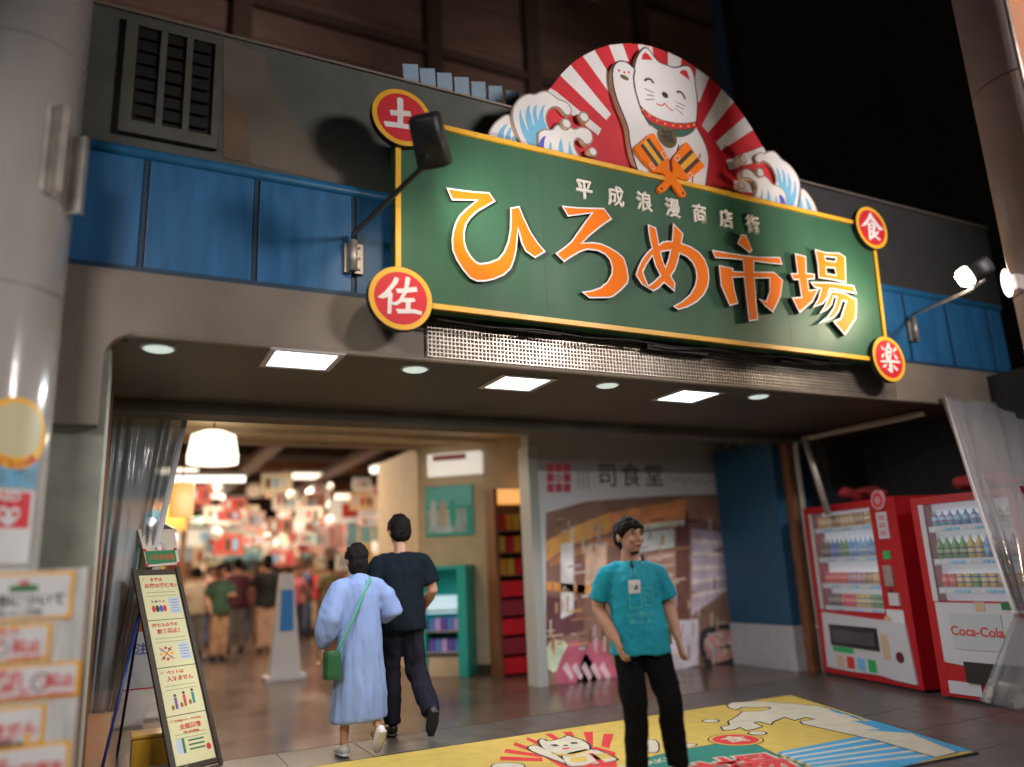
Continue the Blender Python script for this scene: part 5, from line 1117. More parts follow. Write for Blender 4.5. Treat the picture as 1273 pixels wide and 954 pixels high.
for i in range(46):
    k = rnd.choice(kinds[:1] * 3 + kinds[1:2] * 2 + kinds[2:3] * 2 + kinds[3:] * 3); a, b = rnd.uniform(245, 528), rnd.uniform(592, 688)
    Y = rnd.uniform(12.5, 24); q = PY(a, b, Y); r = rnd.uniform(.06, .13) * Y / 15
    if q.z > 3.6: q = PY(a, b, 12.5); r = rnd.uniform(.06, .11)
    if k[0] not in protos:
        bm = bmesh.new(); rr = [(0, 0, -1.05), (0, 0, -.95), (0, 0, -.5), (0, 0, 0), (0, 0, .5), (0, 0, .95), (0, 0, 1.05)]; tube(bm, rr, [.35, .6, .95, 1.05, .95, .6, .35], 16)
        me = bpy.data.meshes.new('paper_lantern'); bm.to_mesh(me); bm.free(); me.materials.append(emis('lantern_' + k[0], k[1], k[2]))
        for p in me.polygons: p.use_smooth = True
        protos[k[0]] = me
    o = link('paper_lantern', protos[k[0]], None); o.location = q; o.scale = (r, r, r * rnd.uniform(.8, 1.3))
    tagp(o, 'x', 'lantern', '%s lanterns over the stalls' % k[0]); ranked.append((o, k[0] + ' glowing paper lantern', a, b))
# hanging boards and banners, individual things in a few looks
hcol = [('scarlet', (0.40, 0.09, 0.07)), ('ivory', (0.74, 0.66, 0.54)), ('amber', (0.66, 0.40, 0.20)), ('salmon', (0.66, 0.42, 0.36)), ('sea green', (0.30, 0.44, 0.40)), ('gold', (0.66, 0.52, 0.32)), ('brick', (0.30, 0.15, 0.10))]
for i in range(120):
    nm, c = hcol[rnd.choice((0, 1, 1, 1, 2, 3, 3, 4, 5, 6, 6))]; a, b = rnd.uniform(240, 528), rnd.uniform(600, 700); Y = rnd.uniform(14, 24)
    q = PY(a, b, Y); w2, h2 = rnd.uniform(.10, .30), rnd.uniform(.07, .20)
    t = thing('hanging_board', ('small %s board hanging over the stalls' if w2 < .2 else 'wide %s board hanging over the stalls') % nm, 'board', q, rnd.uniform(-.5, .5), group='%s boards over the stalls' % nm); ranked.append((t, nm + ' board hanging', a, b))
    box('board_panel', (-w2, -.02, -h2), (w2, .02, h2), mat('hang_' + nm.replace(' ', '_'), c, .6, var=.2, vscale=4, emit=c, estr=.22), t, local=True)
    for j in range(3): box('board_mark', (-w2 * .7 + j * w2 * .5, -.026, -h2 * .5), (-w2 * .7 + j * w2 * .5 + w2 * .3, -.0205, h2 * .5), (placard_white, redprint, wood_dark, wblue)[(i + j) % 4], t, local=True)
ordn = 'first second third fourth fifth sixth seventh eighth ninth tenth eleventh twelfth thirteenth fourteenth fifteenth sixteenth seventeenth eighteenth nineteenth twentieth'.split()
rows_ = {}
for it in ranked: rows_.setdefault((it[1], 'top high middle low lowest'.split()[min(4, max(0, int((it[3] - 592) // 22)))]), []).append(it)
for (nm_, rw_), l_ in rows_.items():
    for i_, it in enumerate(sorted(l_, key=lambda q_: q_[2])): it[0]['label'] = '%s over the stalls, %s from the left in the %s row' % (nm_, ordn[i_], rw_)
# stalls
palette = [(0.60, 0.06, 0.06), (0.70, 0.66, 0.58), (0.62, 0.28, 0.06), (0.10, 0.30, 0.20), (0.62, 0.45, 0.16), (0.68, 0.36, 0.32), (0.15, 0.35, 0.42)]
def stall(x, y, w_, rz, label, sc_, seed):
    R = random.Random(seed); t = thing('food_stall', label, 'food stall', (x, y, 0), rz, group='food stalls in the hall')
    B = lambda n, lo, hi, m: box(n, lo, hi, m, t, local=True)
    B('counter', (-w_ / 2, 0, 0), (w_ / 2, .6, 1.0), wood_brown); B('counter_top', (-w_ / 2 - .05, -.06, 1.001), (w_ / 2 + .05, .62, 1.05), beige_wall)
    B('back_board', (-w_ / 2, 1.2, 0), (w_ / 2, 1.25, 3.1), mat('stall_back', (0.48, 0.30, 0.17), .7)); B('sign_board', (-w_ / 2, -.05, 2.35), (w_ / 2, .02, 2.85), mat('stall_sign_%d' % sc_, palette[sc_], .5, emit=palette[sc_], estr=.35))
    for s_ in (-1, 1): B('post', (s_ * w_ / 2 - .05, 0.03, 1.06), (s_ * w_ / 2 + .05, .12, 3.0), wood_brown)
    n = int(w_ / .3)
    for i in range(n):
        c = R.choice(palette); nm = 'strip_%d' % palette.index(c); xx = -w_ / 2 + .12 + i * (w_ - .2) / n
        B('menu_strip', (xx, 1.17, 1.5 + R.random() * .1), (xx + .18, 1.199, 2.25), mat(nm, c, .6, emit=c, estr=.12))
        c = R.choice(palette); B('curtain_panel', (xx - .03, -.03, 1.95 - R.random() * .1), (xx + .2, -.01, 2.345), mat('strip_%d' % palette.index(c), c, .6))
        B('dish', (xx, .1, 1.051), (xx + .14, .4, 1.12 + .1 * R.random()), mat('strip_%d' % R.randrange(7), palette[R.randrange(7)], .6))
    for i in range(3): B('sign_mark', (-w_ / 2 + .3 + i * w_ / 3.2, -.0595, 2.45), (-w_ / 2 + .65 + i * w_ / 3.2, -.0505, 2.75), (placard_white, redprint, dkgreen, wblue)[(i + seed) % 4])
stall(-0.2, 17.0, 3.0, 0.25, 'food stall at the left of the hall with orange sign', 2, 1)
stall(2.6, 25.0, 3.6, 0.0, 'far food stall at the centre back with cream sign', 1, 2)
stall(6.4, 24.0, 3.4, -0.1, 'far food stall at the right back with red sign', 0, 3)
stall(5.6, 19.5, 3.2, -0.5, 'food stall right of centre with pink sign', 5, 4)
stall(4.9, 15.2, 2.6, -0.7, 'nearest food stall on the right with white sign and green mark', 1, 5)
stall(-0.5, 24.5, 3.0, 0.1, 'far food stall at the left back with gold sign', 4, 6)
# A sign with blue picture
q = PZ(353, 845); t = thing('floor_sign', 'tapered white floor sign with a blue picture near the walkway', 'standing sign', (q.x, q.y, 0))
Mx = Matrix.Translation((q.x, q.y, 0)); bm = bmesh.new(); loft(bm, [[Mx @ Vector((sx * w2, sy * w2 * .6, z)) for sx, sy in ((-1, -1), (1, -1), (1, 1), (-1, 1))] for z, w2 in ((0.06, .20), (1.36, .085))]); from_bm('sign_body', bm, vwhite, t)
box('sign_foot', (q.x - .26, q.y - .18, 0), (q.x + .26, q.y + .18, .058), vwhite, t, bev=.01)
bm = bmesh.new(); loft(bm, [[Mx @ Vector((sx, sy, z)) for sx, sy in ((-.09 + k, -.135 + z0_), (.09 - k, -.135 + z0_), (.09 - k, -.10), (-.09 + k, -.10))] for z, k, z0_ in ((.62, 0, .04), (1.15, .02, .075))]); from_bm('picture', bm, mat('picture_blue', (0.03, 0.20, 0.60), .5), t)
# hall lights: rows of shaded work lamps
for i, (x, y, wt) in enumerate(((1.6, 12.5, 130), (3.6, 13.0, 60), (1.0, 17, 170), (3.6, 17.5, 170), (2.0, 22, 220), (5.6, 22, 220))):
    t = thing('hall_lamp', 'flat square hall lamp in the ' + ('front left', 'front right', 'middle left', 'middle right', 'rear left', 'rear right')[i] + ' of the dark hall ceiling', 'ceiling light', (x, y, 3.5), group='square hall lamps')
    box('lamp_body', (x - .4, y - .4, 3.52), (x + .4, y + .4, 3.58), vwhite, t); box('lamp_glass', (x - .38, y - .38, 3.505), (x + .38, y + .38, 3.519), emis('hall_lamp_glass', (1, .86, .66), 2.5), t)
    tubeobj('cord', [(x, y, 3.58), (x, y, 4.3)], .01, black, t, n=6)
    area_light('hall_glow', (x, y, 3.49), (x, y, 0), .75, .75, wt, (1.0, 0.80, 0.58))
area_light('entry_fill', (2.6, 8.7, 2.98), (2.6, 8.9, 0), .9, .3, 26, (1.0, 0.84, 0.64))  # added light without a fixture, brightens the entry

# ================================================================== PEOPLE
def sk(c): return Vector(c)
def person(label, loc, rz, H, J, voxel, shirt_m, trouser_m, hair_m=hairm, skin_m=skin, dress=None, face=True, shoes=None, long_hair=False, sleeve=0.45, detail=True):
    """J: joints in metres for a 1.70 m figure facing -y: head, neck, chest, pelvis, shoulder/elbow/wrist/hip/knee/ankle L and R"""
    t = thing('person', label, 'person', loc, rz); s = H / 1.70
    jj = {k: Vector(v) * s for k, v in J.items() if k not in ('yaw', 'handL', 'handR', 'heelL', 'heelR')}
    yaw = J.get('yaw', 0); RY = Matrix.Rotation(yaw, 3, 'Z')
    bm = bmesh.new(); v = lambda *a: Vector(a) * s
    pel, ch, nk = jj['pelvis'], jj['chest'], jj['neck']; up_ = Vector((0, 1, 0))
    tube(bm, [pel + v(0, 0, -.10), pel, pel.lerp(ch, .35), ch, ch.lerp(nk, .55), nk + v(0, 0, -.02)], [(.12 * s, .08 * s), (.145 * s, .098 * s), (.12 * s, .085 * s), (.138 * s, .092 * s), (.118 * s, .075 * s), (.055 * s, .052 * s)], 20, up_=up_)
    hd = jj['head']
    tube(bm, [nk + v(0, .01, -.05), nk + v(0, 0, .03), hd + v(0, .01, -.05)], [.062 * s, .054 * s, .056 * s], 14)
    k_ = 1.10 * s; hq = lambda x, y, z: hd + RY @ (Vector((x, y, z)) * k_)
    M3 = RY
    ellip(bm, hq(0, .008, .018), (.076 * k_, .093 * k_, .098 * k_), 20, M3); ellip(bm, hq(0, -.018, -.045), (.060 * k_, .070 * k_, .066 * k_), 16, M3); ellip(bm, hq(0, -.050, -.088), (.030 * k_, .028 * k_, .022 * k_), 12, M3)
    if face:
        ellip(bm, hq(0, -.096, -.018), (.013 * k_, .020 * k_, .020 * k_), 10, M3); ellip(bm, hq(0, -.090, .005), (.009 * k_, .012 * k_, .03 * k_), 8, M3)
        ellip(bm, hq(0, -.082, -.058), (.024 * k_, .010 * k_, .010 * k_), 8, M3)
        for e_ in (-1, 1): ellip(bm, hq(.037 * e_, -.072, -.028), (.022 * k_, .016 * k_, .018 * k_), 8, M3); ellip(bm, hq(.034 * e_, -.080, .030), (.024 * k_, .010 * k_, .008 * k_), 8, M3)
    for e_ in (-1, 1): ellip(bm, hq(.077 * e_, .010, -.008), (.011 * k_, .022 * k_, .032 * k_), 10, M3)
    for sd in 'LR':
        a, b, c = jj['shoulder' + sd], jj['elbow' + sd], jj['wrist' + sd]
        a_ = a + v(0, 0, -.035); a_.x *= .94
        tube(bm, [ch.lerp(a_, .6), a_, a.lerp(b, .5), b, b.lerp(c, .35), c], [.046 * s, .052 * s, .052 * s, .046 * s, .046 * s, .030 * s], 14)
        d = (c - b).normalized(); curl = Vector(J.get('hand' + sd, (0, -.25, -1))).normalized(); d = (d * .6 + curl * .4).normalized()
        side = d.cross(Vector((1 if sd == 'L' else -1, 0, 0))).normalized(); acr = side  # across the palm
        pn = d.cross(acr).normalized()
        p0 = c + d * .01 * s; p1 = c + d * .085 * s
        tube(bm, [c - d * .01 * s, p0 + d * .02 * s, p1], [(.026 * s, .020 * s), (.044 * s, .021 * s), (.046 * s, .017 * s)], 12, up_=pn)
        if detail:
            for i, ln in enumerate((.062, .072, .068, .054)):
                o_ = p1 + acr * (-.036 + .0245 * i) * s; k = pn * (-.35 if sd == 'L' else .35)
                tube(bm, [o_ - d * .012 * s, o_ + d * ln * .45 * s, o_ + (d * .75 + k * .6).normalized() * ln * .8 * s, o_ + (d * .6 + k).normalized() * ln * s], [.0115 * s, .0108 * s, .0100 * s, .008 * s], 8)
            tube(bm, [c + d * .025 * s - acr * .02 * s, c + d * .05 * s - acr * .050 * s, c + d * .085 * s - acr * .060 * s], [.014 * s, .011 * s, .009 * s], 8)
        a, b, c = jj['hip' + sd], jj['knee' + sd], jj['ankle' + sd]
        tube(bm, [pel.lerp(a, .5) + v(0, 0, .02), a, a.lerp(b, .5), b, b.lerp(c, .35), c], [.07 * s, .07 * s, .062 * s, .046 * s, .046 * s, .032 * s], 14)
        ft = Vector(J.get('foot' + sd, (0, -1, 0))).normalized() if False else v(0, -1, 0).normalized()
        tube(bm, [c + v(0, .035, -.03), c + v(0, -.04, -.045), c + v(0, -.13, -.055)], [.034 * s, .036 * s, .025 * s], 10)
    body = link('body', remeshed(bm, voxel, 3), skin_m, t); body.matrix_parent_inverse = Matrix()
    def add(nm, bm_, m, vx=None, wr=0, ws=6, wst=(1, 1, 1), sm=3, par=None):
        o = link(nm, remeshed(bm_, vx or voxel * 1.4, sm, wr, ws, wst), m, t); o.matrix_parent_inverse = Matrix(); return o
    g_ = .016 * s
    if dress is None:
        bm = bmesh.new(); hem = J.get('hem', None); hz = pel + v(0, 0, -.13)
        tube(bm, [hz, pel + v(0, 0, .02), pel.lerp(ch, .45), ch, ch.lerp(nk, .55), ch.lerp(nk, .92)], [(.208 * s, .152 * s), (.200 * s, .146 * s), (.180 * s, .132 * s), (.180 * s, .128 * s), (.146 * s, .104 * s), (.070 * s, .068 * s)], 26, up_=up_)
        for sd in 'LR':
            a, b = jj['shoulder' + sd], jj['elbow' + sd]; e_ = a.lerp(b, .78)
            tube(bm, [Vector((a.x * .30, a.y, a.z - .006 * s)), Vector((a.x * .68, a.y, a.z - .012 * s)), a + Vector((-.01 * (1 if a.x > 0 else -1), 0, -.035 * s)), a.lerp(b, .35), e_], [.052 * s, .058 * s, .064 * s, .070 * s, .080 * s], 16)
        add('shirt', bm, shirt_m, wr=.014 * s, ws=6, wst=(1.8, 1.8, .9))
    else:
        bm = bmesh.new(); n = 72; prof = dress
        rr = []
        for (z, rx, ry, pl) in prof:
            c = Vector((pel.x * (1 - abs(z - .9)) , pel.y, z * s)); rr.append([c + Vector((cos(q_) * rx * s * (1 + pl * cos(14 * q_ + 3 * z)), sin(q_) * ry * s * (1 + pl * cos(14 * q_ + 3 * z)), 0)) for q_ in [2 * pi * i / n for i in range(n)]])
        loft(bm, rr)
        for sd in 'LR':
            a, b, c = jj['shoulder' + sd], jj['elbow' + sd], jj['wrist' + sd]
            tube(bm, [Vector((a.x * .3, a.y, a.z - .02 * s)), Vector((a.x * .75, a.y, a.z - .01 * s)), a + Vector((0, 0, -.03 * s)), a.lerp(b, .5), b, b.lerp(c, .5), c], [.066 * s, .07 * s, .078 * s, .086 * s, .098 * s, .092 * s, .042 * s], 18)
        add('dress', bm, shirt_m, wr=.016 * s, ws=5, wst=(2.2, 2.2, .45), sm=4)
    if trouser_m is not None:
        bm = bmesh.new()
        tube(bm, [pel + v(0, 0, -.08), pel + v(0, 0, .0), pel + v(0, 0, .10)], [(.165 * s, .118 * s), (.172 * s, .122 * s), (.140 * s, .105 * s)], 22, up_=up_)
        for sd in 'LR':
            a, b, c = jj['hip' + sd], jj['knee' + sd], jj['ankle' + sd]
            tube(bm, [pel.lerp(a, .6), a + v(0, 0, -.02), a.lerp(b, .5), b, b.lerp(c, .5), c + v(0, 0, -.01)], [.092 * s, .102 * s, .094 * s, .082 * s, .078 * s, .072 * s], 18)
        add('trousers', bm, trouser_m, wr=.016 * s, ws=6, wst=(1.7, 1.7, .8))
    bm = bmesh.new()
    ellip(bm, hq(0, .018, .036), (.086 * k_, .096 * k_, .088 * k_), 20, M3); ellip(bm, hq(0, .050, -.015), (.080 * k_, .060 * k_, .075 * k_), 14, M3)
    for e_ in (-1, 1): ellip(bm, hq(.076 * e_, -.010, .030), (.012 * k_, .030 * k_, .034 * k_), 8, M3)
    hr = random.Random(5)
    for k in range(-4, 5): ellip(bm, hq(k * .017, -.072 + abs(k) * .009, .056 - abs(k) * .004 + .008 * hr.random()), (.015 * k_, .022 * k_, (.026 + .012 * hr.random()) * k_), 8, M3)
    for k in range(26 if detail else 0):
        a_ = hr.uniform(0, 2 * pi); el = hr.uniform(.15, 1.5); d_ = Vector((cos(a_) * cos(el), sin(a_) * cos(el), sin(el)))
        if d_.y < -.3 and d_.z < .75: continue
        c_ = hq(d_.x * .084, .018 + d_.y * .094, .036 + d_.z * .088); e2 = c_ + RY @ Vector((d_.x * .012, d_.y * .012 - .012, -.028 + .02 * hr.random())) * k_
        tube(bm, [c_ - d_ * .01, c_ + d_ * .005 * k_, e2], [.012 * k_, .009 * k_, .004 * k_], 7)
    if long_hair: ellip(bm, hq(0, .055, -.05), (.085 * k_, .055 * k_, .09 * k_), 14, M3)
    add('hair', bm, hair_m, vx=max(.008, voxel), wr=.010 * s, ws=22, sm=1)
    if shoes:
        for sd in 'LR':
            c = jj['ankle' + sd]; tilt = J.get('heel' + sd, 0); Rt = Matrix.Rotation(-tilt, 3, 'X'); toe = c + v(0, -.10, -.085)
            bm = bmesh.new()
            q0 = lambda x, y, z: c + Rt @ v(x, y, z)
            tube(bm, [q0(0, .062, -.045), q0(0, .03, -.040), q0(0, -.06, -.052), q0(0, -.13, -.062), q0(0, -.168, -.068)], [(.028 * s, .026 * s), (.040 * s, .042 * s), (.047 * s, .034 * s), (.045 * s, .025 * s), (.022 * s, .014 * s)], 16, up_=Vector((0, 0, 1)))
            o = add('shoe', bm, shoes, vx=.008)
            bm = bmesh.new(); tube(bm, [q0(0, .068, -.080), q0(0, -.06, -.084), q0(0, -.165, -.086)], [(.036 * s, .012 * s), (.047 * s, .012 * s), (.030 * s, .010 * s)], 14, up_=Vector((0, 0, 1)))
            so = add('sole', bm, vwhite if shoes is shoe_w else shoe_b, vx=.008)
    return t, hq, jj
def loc_obj(name, bm, m, t, smooth=True): return from_bm(name, bm, m, t, smooth=smooth, local=True)

# ---- man in the turquoise T shirt
Jm = dict(head=(0.0, -.02, 1.585), neck=(-.01, 0, 1.43), chest=(0, 0, 1.27), pelvis=(.02, .0, .93), yaw=radians(28),
          shoulderR=(-.175, 0, 1.37), elbowR=(-.245, .04, 1.10), wristR=(-.155, -.13, .90), shoulderL=(.175, .01, 1.365), elbowL=(.245, .07, 1.10), wristL=(.275, -.03, .89),
          handR=(.15, -.2, -1), handL=(0, -.1, -1), hipR=(-.075, 0, .88), kneeR=(-.055, -.05, .49), ankleR=(-.06, .02, .10), hipL=(.105, 0, .88), kneeL=(.175, -.06, .49), ankleL=(.20, .0, .10))
gm = PZ(806, 974)
tm, hq, jj = person('man in a turquoise T shirt and black trousers walking across the mat', (gm.x, gm.y, 0.008), radians(-27), 1.565, Jm, .0065, tee, trous, shoes=shoe_b)
s = 1.565 / 1.7
Rm = Matrix.Rotation(radians(28), 3, 'Z')
bm = bmesh.new()
ellip(bm, hq(0, -.062, -.098), (.018, .012, .014), 10, Rm); ellip(bm, hq(0, -.040, -.106), (.030, .024, .009), 10, Rm); loc_obj('beard', bm, hairm, tm)
for e_ in (-1, 1):
    bm = bmesh.new(); ellip(bm, hq(.031 * e_, -.0835, .008), (.011, .006, .0035), 10, Rm); loc_obj('eye', bm, black, tm)
    bm = bmesh.new(); ellip(bm, hq(.032 * e_, -.086, .031), (.018, .006, .004), 10, Rm); loc_obj('eyebrow', bm, hairm, tm)
bm = bmesh.new(); ellip(bm, hq(0, -.091, -.060), (.019, .005, .0035), 10, Rm); loc_obj('mouth', bm, mat('lip', (0.25, 0.07, 0.05), .5), tm)
# small microphone at the collar and cord
bm = bmesh.new(); tube(bm, [(.055, -.128, 1.335), (.058, -.133, 1.30)], .011, 10); loc_obj('clip_microphone', bm, black, tm)
bm = bmesh.new(); tube(bm, [(.055, -.130, 1.31), (.02, -.140, 1.28), (-.015, -.138, 1.31)], .003, 8); loc_obj('cord', bm, black, tm)
# print on the shirt, wrapped onto it by ray casting against the shirt mesh
shirt = [c for c in tm.children if c.name.startswith('shirt')][0]
from mathutils.bvhtree import BVHTree
bv = BVHTree.FromPolygons([v.co.copy() for v in shirt.data.vertices], [tuple(p.vertices) for p in shirt.data.polygons])
def wrap(name, loop, m, lift, holes=(), sub=2):
    me_ = bpy.data.meshes.new(name); L = [[Vector((x, z, 0)) for x, z in l] for l in [loop, *holes]]; tri = tessellate_polygon(L); fl_ = [p for l in L for p in l]
    bm = bmesh.new(); vs = [bm.verts.new(p) for p in fl_]
    for tr__ in tri:
        try: bm.faces.new([vs[i] for i in tr__])
        except ValueError: pass
    bmesh.ops.subdivide_edges(bm, edges=bm.edges[:], cuts=sub, use_grid_fill=True)
    for v in bm.verts:
        x, z = v.co.x, v.co.y; h = bv.ray_cast(Vector((x, -1, z)), Vector((0, 1, 0))); y = h[0].y if h[0] else -.13; v.co = Vector((x, y - lift, z))
    o = from_bm(name, bm, m, shirt); o.matrix_parent_inverse = Matrix(); return o
pale = mat('shirt_print_pale', (0.10, 0.52, 0.50), .8)
bx0 = -.030; bz = 1.02
wrap('bottle_cap', rect(bx0 + .012, bz + .235, bx0 + .030, bz + .285), black, .003)
for l in ([(bx0 + .010, bz + .235), (bx0 + .010, bz + .20), (bx0 - .014, bz + .175), (bx0 - .014, bz)], [(bx0 + .032, bz + .235), (bx0 + .034, bz + .20), (bx0 + .058, bz + .172), (bx0 + .058, bz)], [(bx0 - .014, bz), (bx0 + .058, bz)]): wrap('bottle_line', stroke(l, .005), pale, .003)
wrap('bottle_label', rect(bx0 - .016, bz + .085, bx0 + .060, bz + .165), mat('label_white', (0.6, .62, .62)), .0035); wrap('label_mark', [(bx0 + .015, bz + .105), (bx0 + .040, bz + .112), (bx0 + .036, bz + .145), (bx0 + .025, bz + .118)], black, .0045)
for l in ([(.045, bz + .115), (.052, bz + .01)], [(.105, bz + .115), (.100, bz + .01)], [(.052, bz + .01), (.100, bz + .01)], [(.045, bz + .115), (.105, bz + .115)], [(.055, bz + .09), (.09, bz + .06), (.06, bz + .04), (.09, bz + .03)]): wrap('glass_line', stroke(l, .004), pale, .003)
me = textmesh('いい酒のみ', .036, 0, 0.0004, 'CENTER'); 
for s_, xx, zz_, sz in (('いい酒のみ', .02, bz - .045, .036), ('買いにきい', .03, bz - .085, .034)):
    me = textmesh(s_, sz, 0, 0.0003, 'CENTER').copy()
    for v in me.vertices:
        x, z = xx + v.co.x, zz_ + v.co.y; h = bv.ray_cast(Vector((x, -1, z)), Vector((0, 1, 0))); v.co = Vector((x, (h[0].y if h[0] else -.13) - .003, z))
    me.materials.clear(); me.materials.append(pale); o = link('shirt_lettering', me, None, shirt); o.matrix_parent_inverse = Matrix()
bm = bmesh.new(); bx(bm, (.205, .02, .78), (.225, .10, .98)); loc_obj('yellow_cloth', bm, mat('cloth_yellow', (0.6, .5, .12), .8), tm, False)

# ---- woman in the long pale blue dress, walking away
Jw = dict(head=(0.0, -.05, 1.56), neck=(0, -.01, 1.42), chest=(0, 0, 1.25), pelvis=(0, .02, .92), yaw=0,
          shoulderR=(-.17, 0, 1.35), elbowR=(-.30, .02, 1.12), wristR=(-.20, -.16, 1.06), shoulderL=(.17, 0, 1.35), elbowL=(.27, .05, 1.08), wristL=(.30, -.02, .86),
          handR=(-.5, -.5, -.3), handL=(0, -.3, -1), hipR=(-.08, 0, .88), kneeR=(-.09, .02, .48), ankleR=(-.11, .17, .20), hipL=(.08, 0, .88), kneeL=(.09, -.03, .49), ankleL=(.12, .0, .10), heelR=-.9)
gw = PZ(445, 938)
prof = [(.27, .235, .20, .05), (.45, .225, .19, .06), (.70, .20, .165, .05), (.95, .185, .15, .03), (1.12, .17, .135, .01), (1.27, .17, .125, 0), (1.36, .15, .105, 0), (1.43, .06, .055, 0)]
tw, hqw, jw = person('woman in a long pale blue dress seen from behind holding the man\'s arm', (gw.x, gw.y, 0), radians(180 + 5), 1.55, Jw, .010, dressm, None, dress=prof, shoes=shoe_w, long_hair=True)
gbag = mat('bag_green', (0.006, 0.075, 0.02), .6)
bm = bmesh.new(); sW = 1.55 / 1.7
tube(bm, [Vector(p) * sW for p in ((-.06, .12, 1.40), (.02, .155, 1.25), (.12, .17, 1.05), (.22, .16, .86), (.25, .14, .80))], (.012, .004), 8); loc_obj('bag_strap', bm, mat('strap_green', (0.06, 0.30, 0.20), .6), tw)
bm = bmesh.new(); bx(bm, (.19, .05, .56), (.30, .17, .76), None, .03); loc_obj('shoulder_bag', bm, gbag, tw, False)
# ---- man in black beside her
Jb = dict(head=(0.0, -.03, 1.60), neck=(0, 0, 1.44), chest=(0, 0, 1.27), pelvis=(0, .0, .93), yaw=0,
          shoulderR=(-.205, 0, 1.38), elbowR=(-.27, .01, 1.10), wristR=(-.25, -.14, .98), shoulderL=(.20, 0, 1.38), elbowL=(.25, .02, 1.11), wristL=(.16, -.18, 1.06),
          handR=(0, -.8, -.5), handL=(0, -1, 0), hipR=(-.085, 0, .88), kneeR=(-.12, .0, .50), ankleR=(-.16, .26, .21), hipL=(.085, 0, .88), kneeL=(.08, -.07, .49), ankleL=(.07, -.04, .10), heelR=-1.0)
gb_ = PZ(500, 916)
person('man in black T shirt and charcoal trousers seen from behind beside the woman', (gb_.x, gb_.y, 0), radians(180 - 3), 1.76, Jb, .010, navytee, navytr, shoes=shoe_b)

# ---- people further inside the hall: few prototypes, then individual copies
Ja = dict(head=(0, -.02, 1.60), neck=(0, 0, 1.44), chest=(0, 0, 1.27), pelvis=(0, 0, .93), shoulderR=(-.185, 0, 1.375), elbowR=(-.23, .02, 1.10), wristR=(-.20, -.10, .88), shoulderL=(.185, 0, 1.37), elbowL=(.23, .03, 1.10), wristL=(.22, -.06, .87),
          hipR=(-.08, 0, .88), kneeR=(-.09, -.03, .49), ankleR=(-.10, .08, .10), hipL=(.08, 0, .88), kneeL=(.09, -.06, .49), ankleL=(.10, -.06, .10))
Jb2 = dict(Ja); Jb2.update(elbowL=(.26, -.02, 1.12), wristL=(.10, -.20, 1.15), kneeR=(-.09, -.01, .5), ankleR=(-.09, .0, .10), ankleL=(.10, .0, .10), kneeL=(.09, -.01, .49))
def m_(n, c): return mat(n, c, .8)
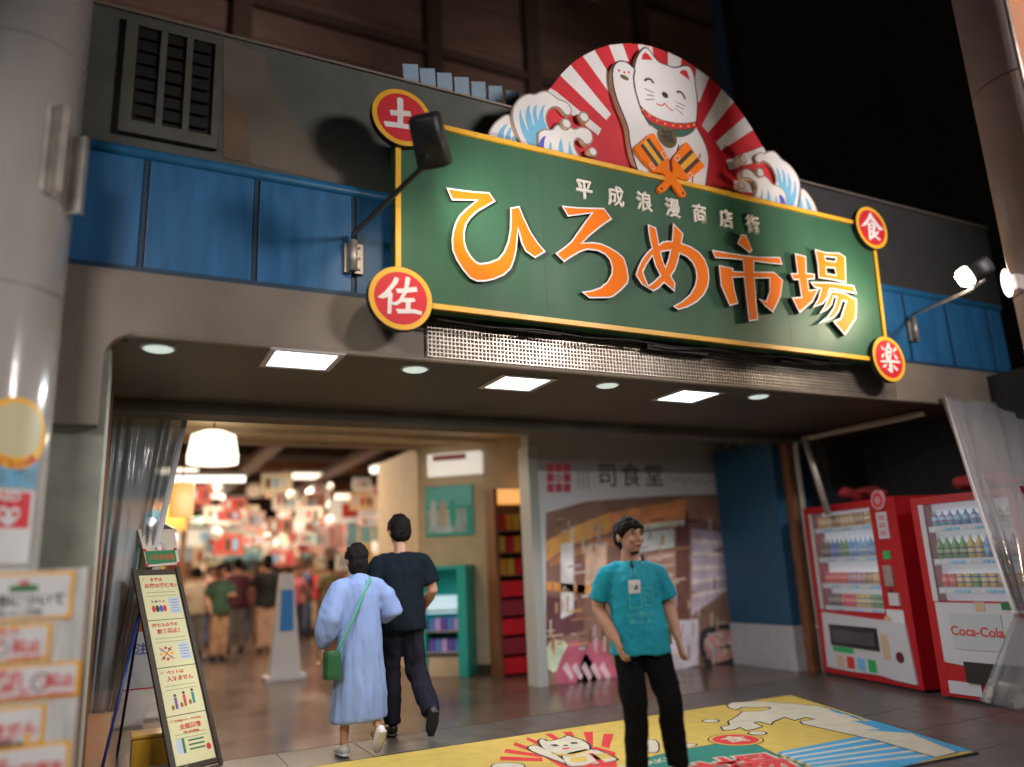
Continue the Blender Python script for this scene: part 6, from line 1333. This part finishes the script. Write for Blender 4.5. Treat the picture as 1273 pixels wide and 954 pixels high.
crowd = [  # px, py of feet, height, turn, shirt, trousers, label
    (300, 800, 1.66, 170, m_('top_maroon', (.16, .02, .05)), m_('legs_navy', (.03, .04, .08)), 'person in a maroon top and navy trousers in the hall'),
    (322, 797, 1.68, 10, m_('top_black', (.02, .02, .02)), m_('legs_tan', (.38, .22, .13)), 'person in a black top and tan trousers in the hall'),
    (352, 790, 1.62, 200, m_('top_charcoal', (.05, .045, .05)), m_('legs_brown', (.14, .08, .05)), 'person in a charcoal top and brown trousers in the hall'),
    (386, 786, 1.60, 0, m_('top_scarlet', (.62, .04, .06)), m_('legs_beige', (.42, .30, .20)), 'person in a scarlet top in the hall'),
    (402, 776, 1.58, 190, m_('top_olive', (.10, .08, .03)), m_('legs_black', (.02, .02, .02)), 'person in an olive top in the hall'),
    (262, 806, 1.60, 20, m_('top_red_brown', (.30, .08, .05)), m_('legs_blue', (.10, .14, .30)), 'person in a red brown top and blue trousers in the hall'),
    (240, 818, 1.55, 190, m_('top_cream', (.60, .48, .36)), m_('legs_grey', (.20, .18, .18)), 'person in a cream top behind the easel board'),
    (281, 790, 1.63, 0, m_('top_white', (.60, .56, .52)), m_('legs_dark_blue', (.04, .05, .10)), 'person in a white top and dark blue trousers in the hall'),
    (338, 774, 1.66, 175, m_('top_orange', (.55, .22, .06)), m_('legs_grey', (.2,) * 3), 'person in an orange top far back in the hall'),
    (425, 768, 1.66, 10, m_('top_pink', (.60, .30, .30)), m_('legs_black', (.02,) * 3), 'person in a pink top far back right in the hall'),
    (462, 772, 1.70, 185, m_('top_pale_blue', (.45, .52, .62)), m_('legs_navy', (.03,) * 3), 'person in a pale blue top beyond the couple'),
    (310, 770, 1.60, 30, m_('top_green', (.08, .20, .12)), m_('legs_brown', (.1,) * 3), 'person in a green top far back in the hall'),
    (254, 775, 1.68, -20, m_('top_navy', (.03, .04, .10)), m_('legs_beige', (.4,) * 3), 'person in a navy top far back left in the hall'),
    (444, 790, 1.60, 180, m_('top_grey', (.22, .22, .24)), m_('legs_black', (.02,) * 3), 'person in a grey top half hidden by the couple'),
    (236, 792, 1.62, 160, m_('top_beige', (.45, .34, .22)), m_('legs_black', (.02,) * 3), 'person in a beige top beside the easel board'),
    (270, 822, 1.58, 15, m_('top_dark_green', (.03, .07, .04)), m_('legs_tan', (.3,) * 3), 'person in a dark green top nearest the left curtain'),
    (292, 812, 1.70, 185, m_('top_dark_maroon', (.09, .015, .03)), m_('legs_grey', (.2,) * 3), 'person in a dark maroon top near the easel board'),
    (330, 812, 1.72, 175, m_('top_black_two', (.012, .012, .015)), m_('legs_pale', (.42, .26, .18)), 'person in a black top and pale trousers near the white floor sign'),
    (366, 796, 1.55, 20, m_('top_rose', (.50, .12, .16)), m_('legs_navy', (.03,) * 3), 'person in a rose top just behind the white floor sign'),
    (410, 800, 1.63, 190, m_('top_khaki', (.20, .16, .08)), m_('legs_black', (.02,) * 3), 'person in a khaki top left of the woman in blue'),
    (396, 764, 1.6, 0, m_('top_lilac', (.40, .32, .50)), m_('legs_black', (.02,) * 3), 'person in a lilac top far back in the hall'),
    (478, 790, 1.68, 180, m_('top_steel', (.10, .14, .20)), m_('legs_black', (.02,) * 3), 'person in a steel blue top between the couple'),
    (372, 768, 1.64, 5, m_('top_yellow', (.60, .42, .10)), m_('legs_blue', (.1,) * 3), 'person in a yellow top far back in the hall'),
]
tops = [('navy', (.03, .04, .09)), ('black', (.015, .015, .018)), ('brown', (.14, .07, .04)), ('wine', (.20, .03, .06)), ('slate', (.10, .11, .13)), ('white', (.55, .50, .46)), ('rust', (.38, .12, .04))]
legs = [('black', (.02, .02, .02)), ('denim', (.06, .09, .18)), ('sand', (.34, .24, .16))]
R9 = random.Random(21)
for i in range(20):
    tn, tc_ = tops[i % 7]; ln_, lc_ = legs[i // 7]
    a = 238 + (i * 61) % 285; b = 772 + (i * 37) % 34 - (8 if a > 400 else 0)
    crowd.append((a, b, R9.uniform(1.52, 1.74), R9.uniform(0, 360), m_('crowd_top_' + tn, tc_), m_('crowd_legs_' + ln_, lc_), 'person in a %s top and %s trousers among the crowd in the hall' % (tn, ln_)))
pr_ = []
for i, J in enumerate((Ja, Jb2)):
    a = crowd[i]; q = PZ(a[0], a[1]); tp, _, _ = person(a[6], (q.x, q.y, 0), radians(a[3]), 1.66, J, .022, a[4], a[5], shoes=shoe_b, face=False, detail=False, long_hair=(i == 1)); tp['group'] = 'people inside the hall'; pr_.append(tp)
for i, a in enumerate(crowd[2:]):
    src = pr_[i % 2]; q = PZ(a[0], a[1]); c = src.copy(); COL.objects.link(c); c.location = (q.x, q.y, 0); c.rotation_euler = (0, 0, radians(a[3])); c.scale = [a[2] / 1.66] * 3; c['label'] = a[6]
    for ch_ in src.children:
        k = ch_.copy(); COL.objects.link(k); k.parent = c
        nm = ch_.name.split('.')[0]
        if nm in ('shirt', 'trousers'): k.material_slots[0].link = 'OBJECT'; k.material_slots[0].material = a[4] if nm == 'shirt' else a[5]

# ================================================================== ARCADE STREET LAMPS (behind and beside the viewer)
for i, (x, y, z, wt, tg, col) in enumerate(((-2.2, -0.6, 4.6, 98, (0.5, 4.0, 0.2), (1.0, 0.90, 0.84)), (6.8, -1.8, 5.4, 165, (4.4, 4.8, 3.7), (1.0, 0.87, 0.82)))):
    t = thing('arcade_lamp', ('left', 'right')[i] + ' arcade street lamp on a slim pole behind the viewer', 'street lamp', (x, y, 0), group='arcade street lamps')
    tubeobj('pole', [(x, y - .4, 0), (x, y - .4, z), (x, y - .1, z + .25)], .05, steel, t)
    box('lamp_head', (x - .8, y - .42, z + .22), (x + .8, y + .5, z + .32), steel, t); box('lamp_glass', (x - .76, y - .40, z + .20), (x + .76, y + .48, z + .219), emis('street_glass', (1, .92, .85), 2.0), t)
    area_light('street_glow', (x, y + .05, z + .17), tg, 1.5, .9, wt, col, spread=(80, 85)[i])
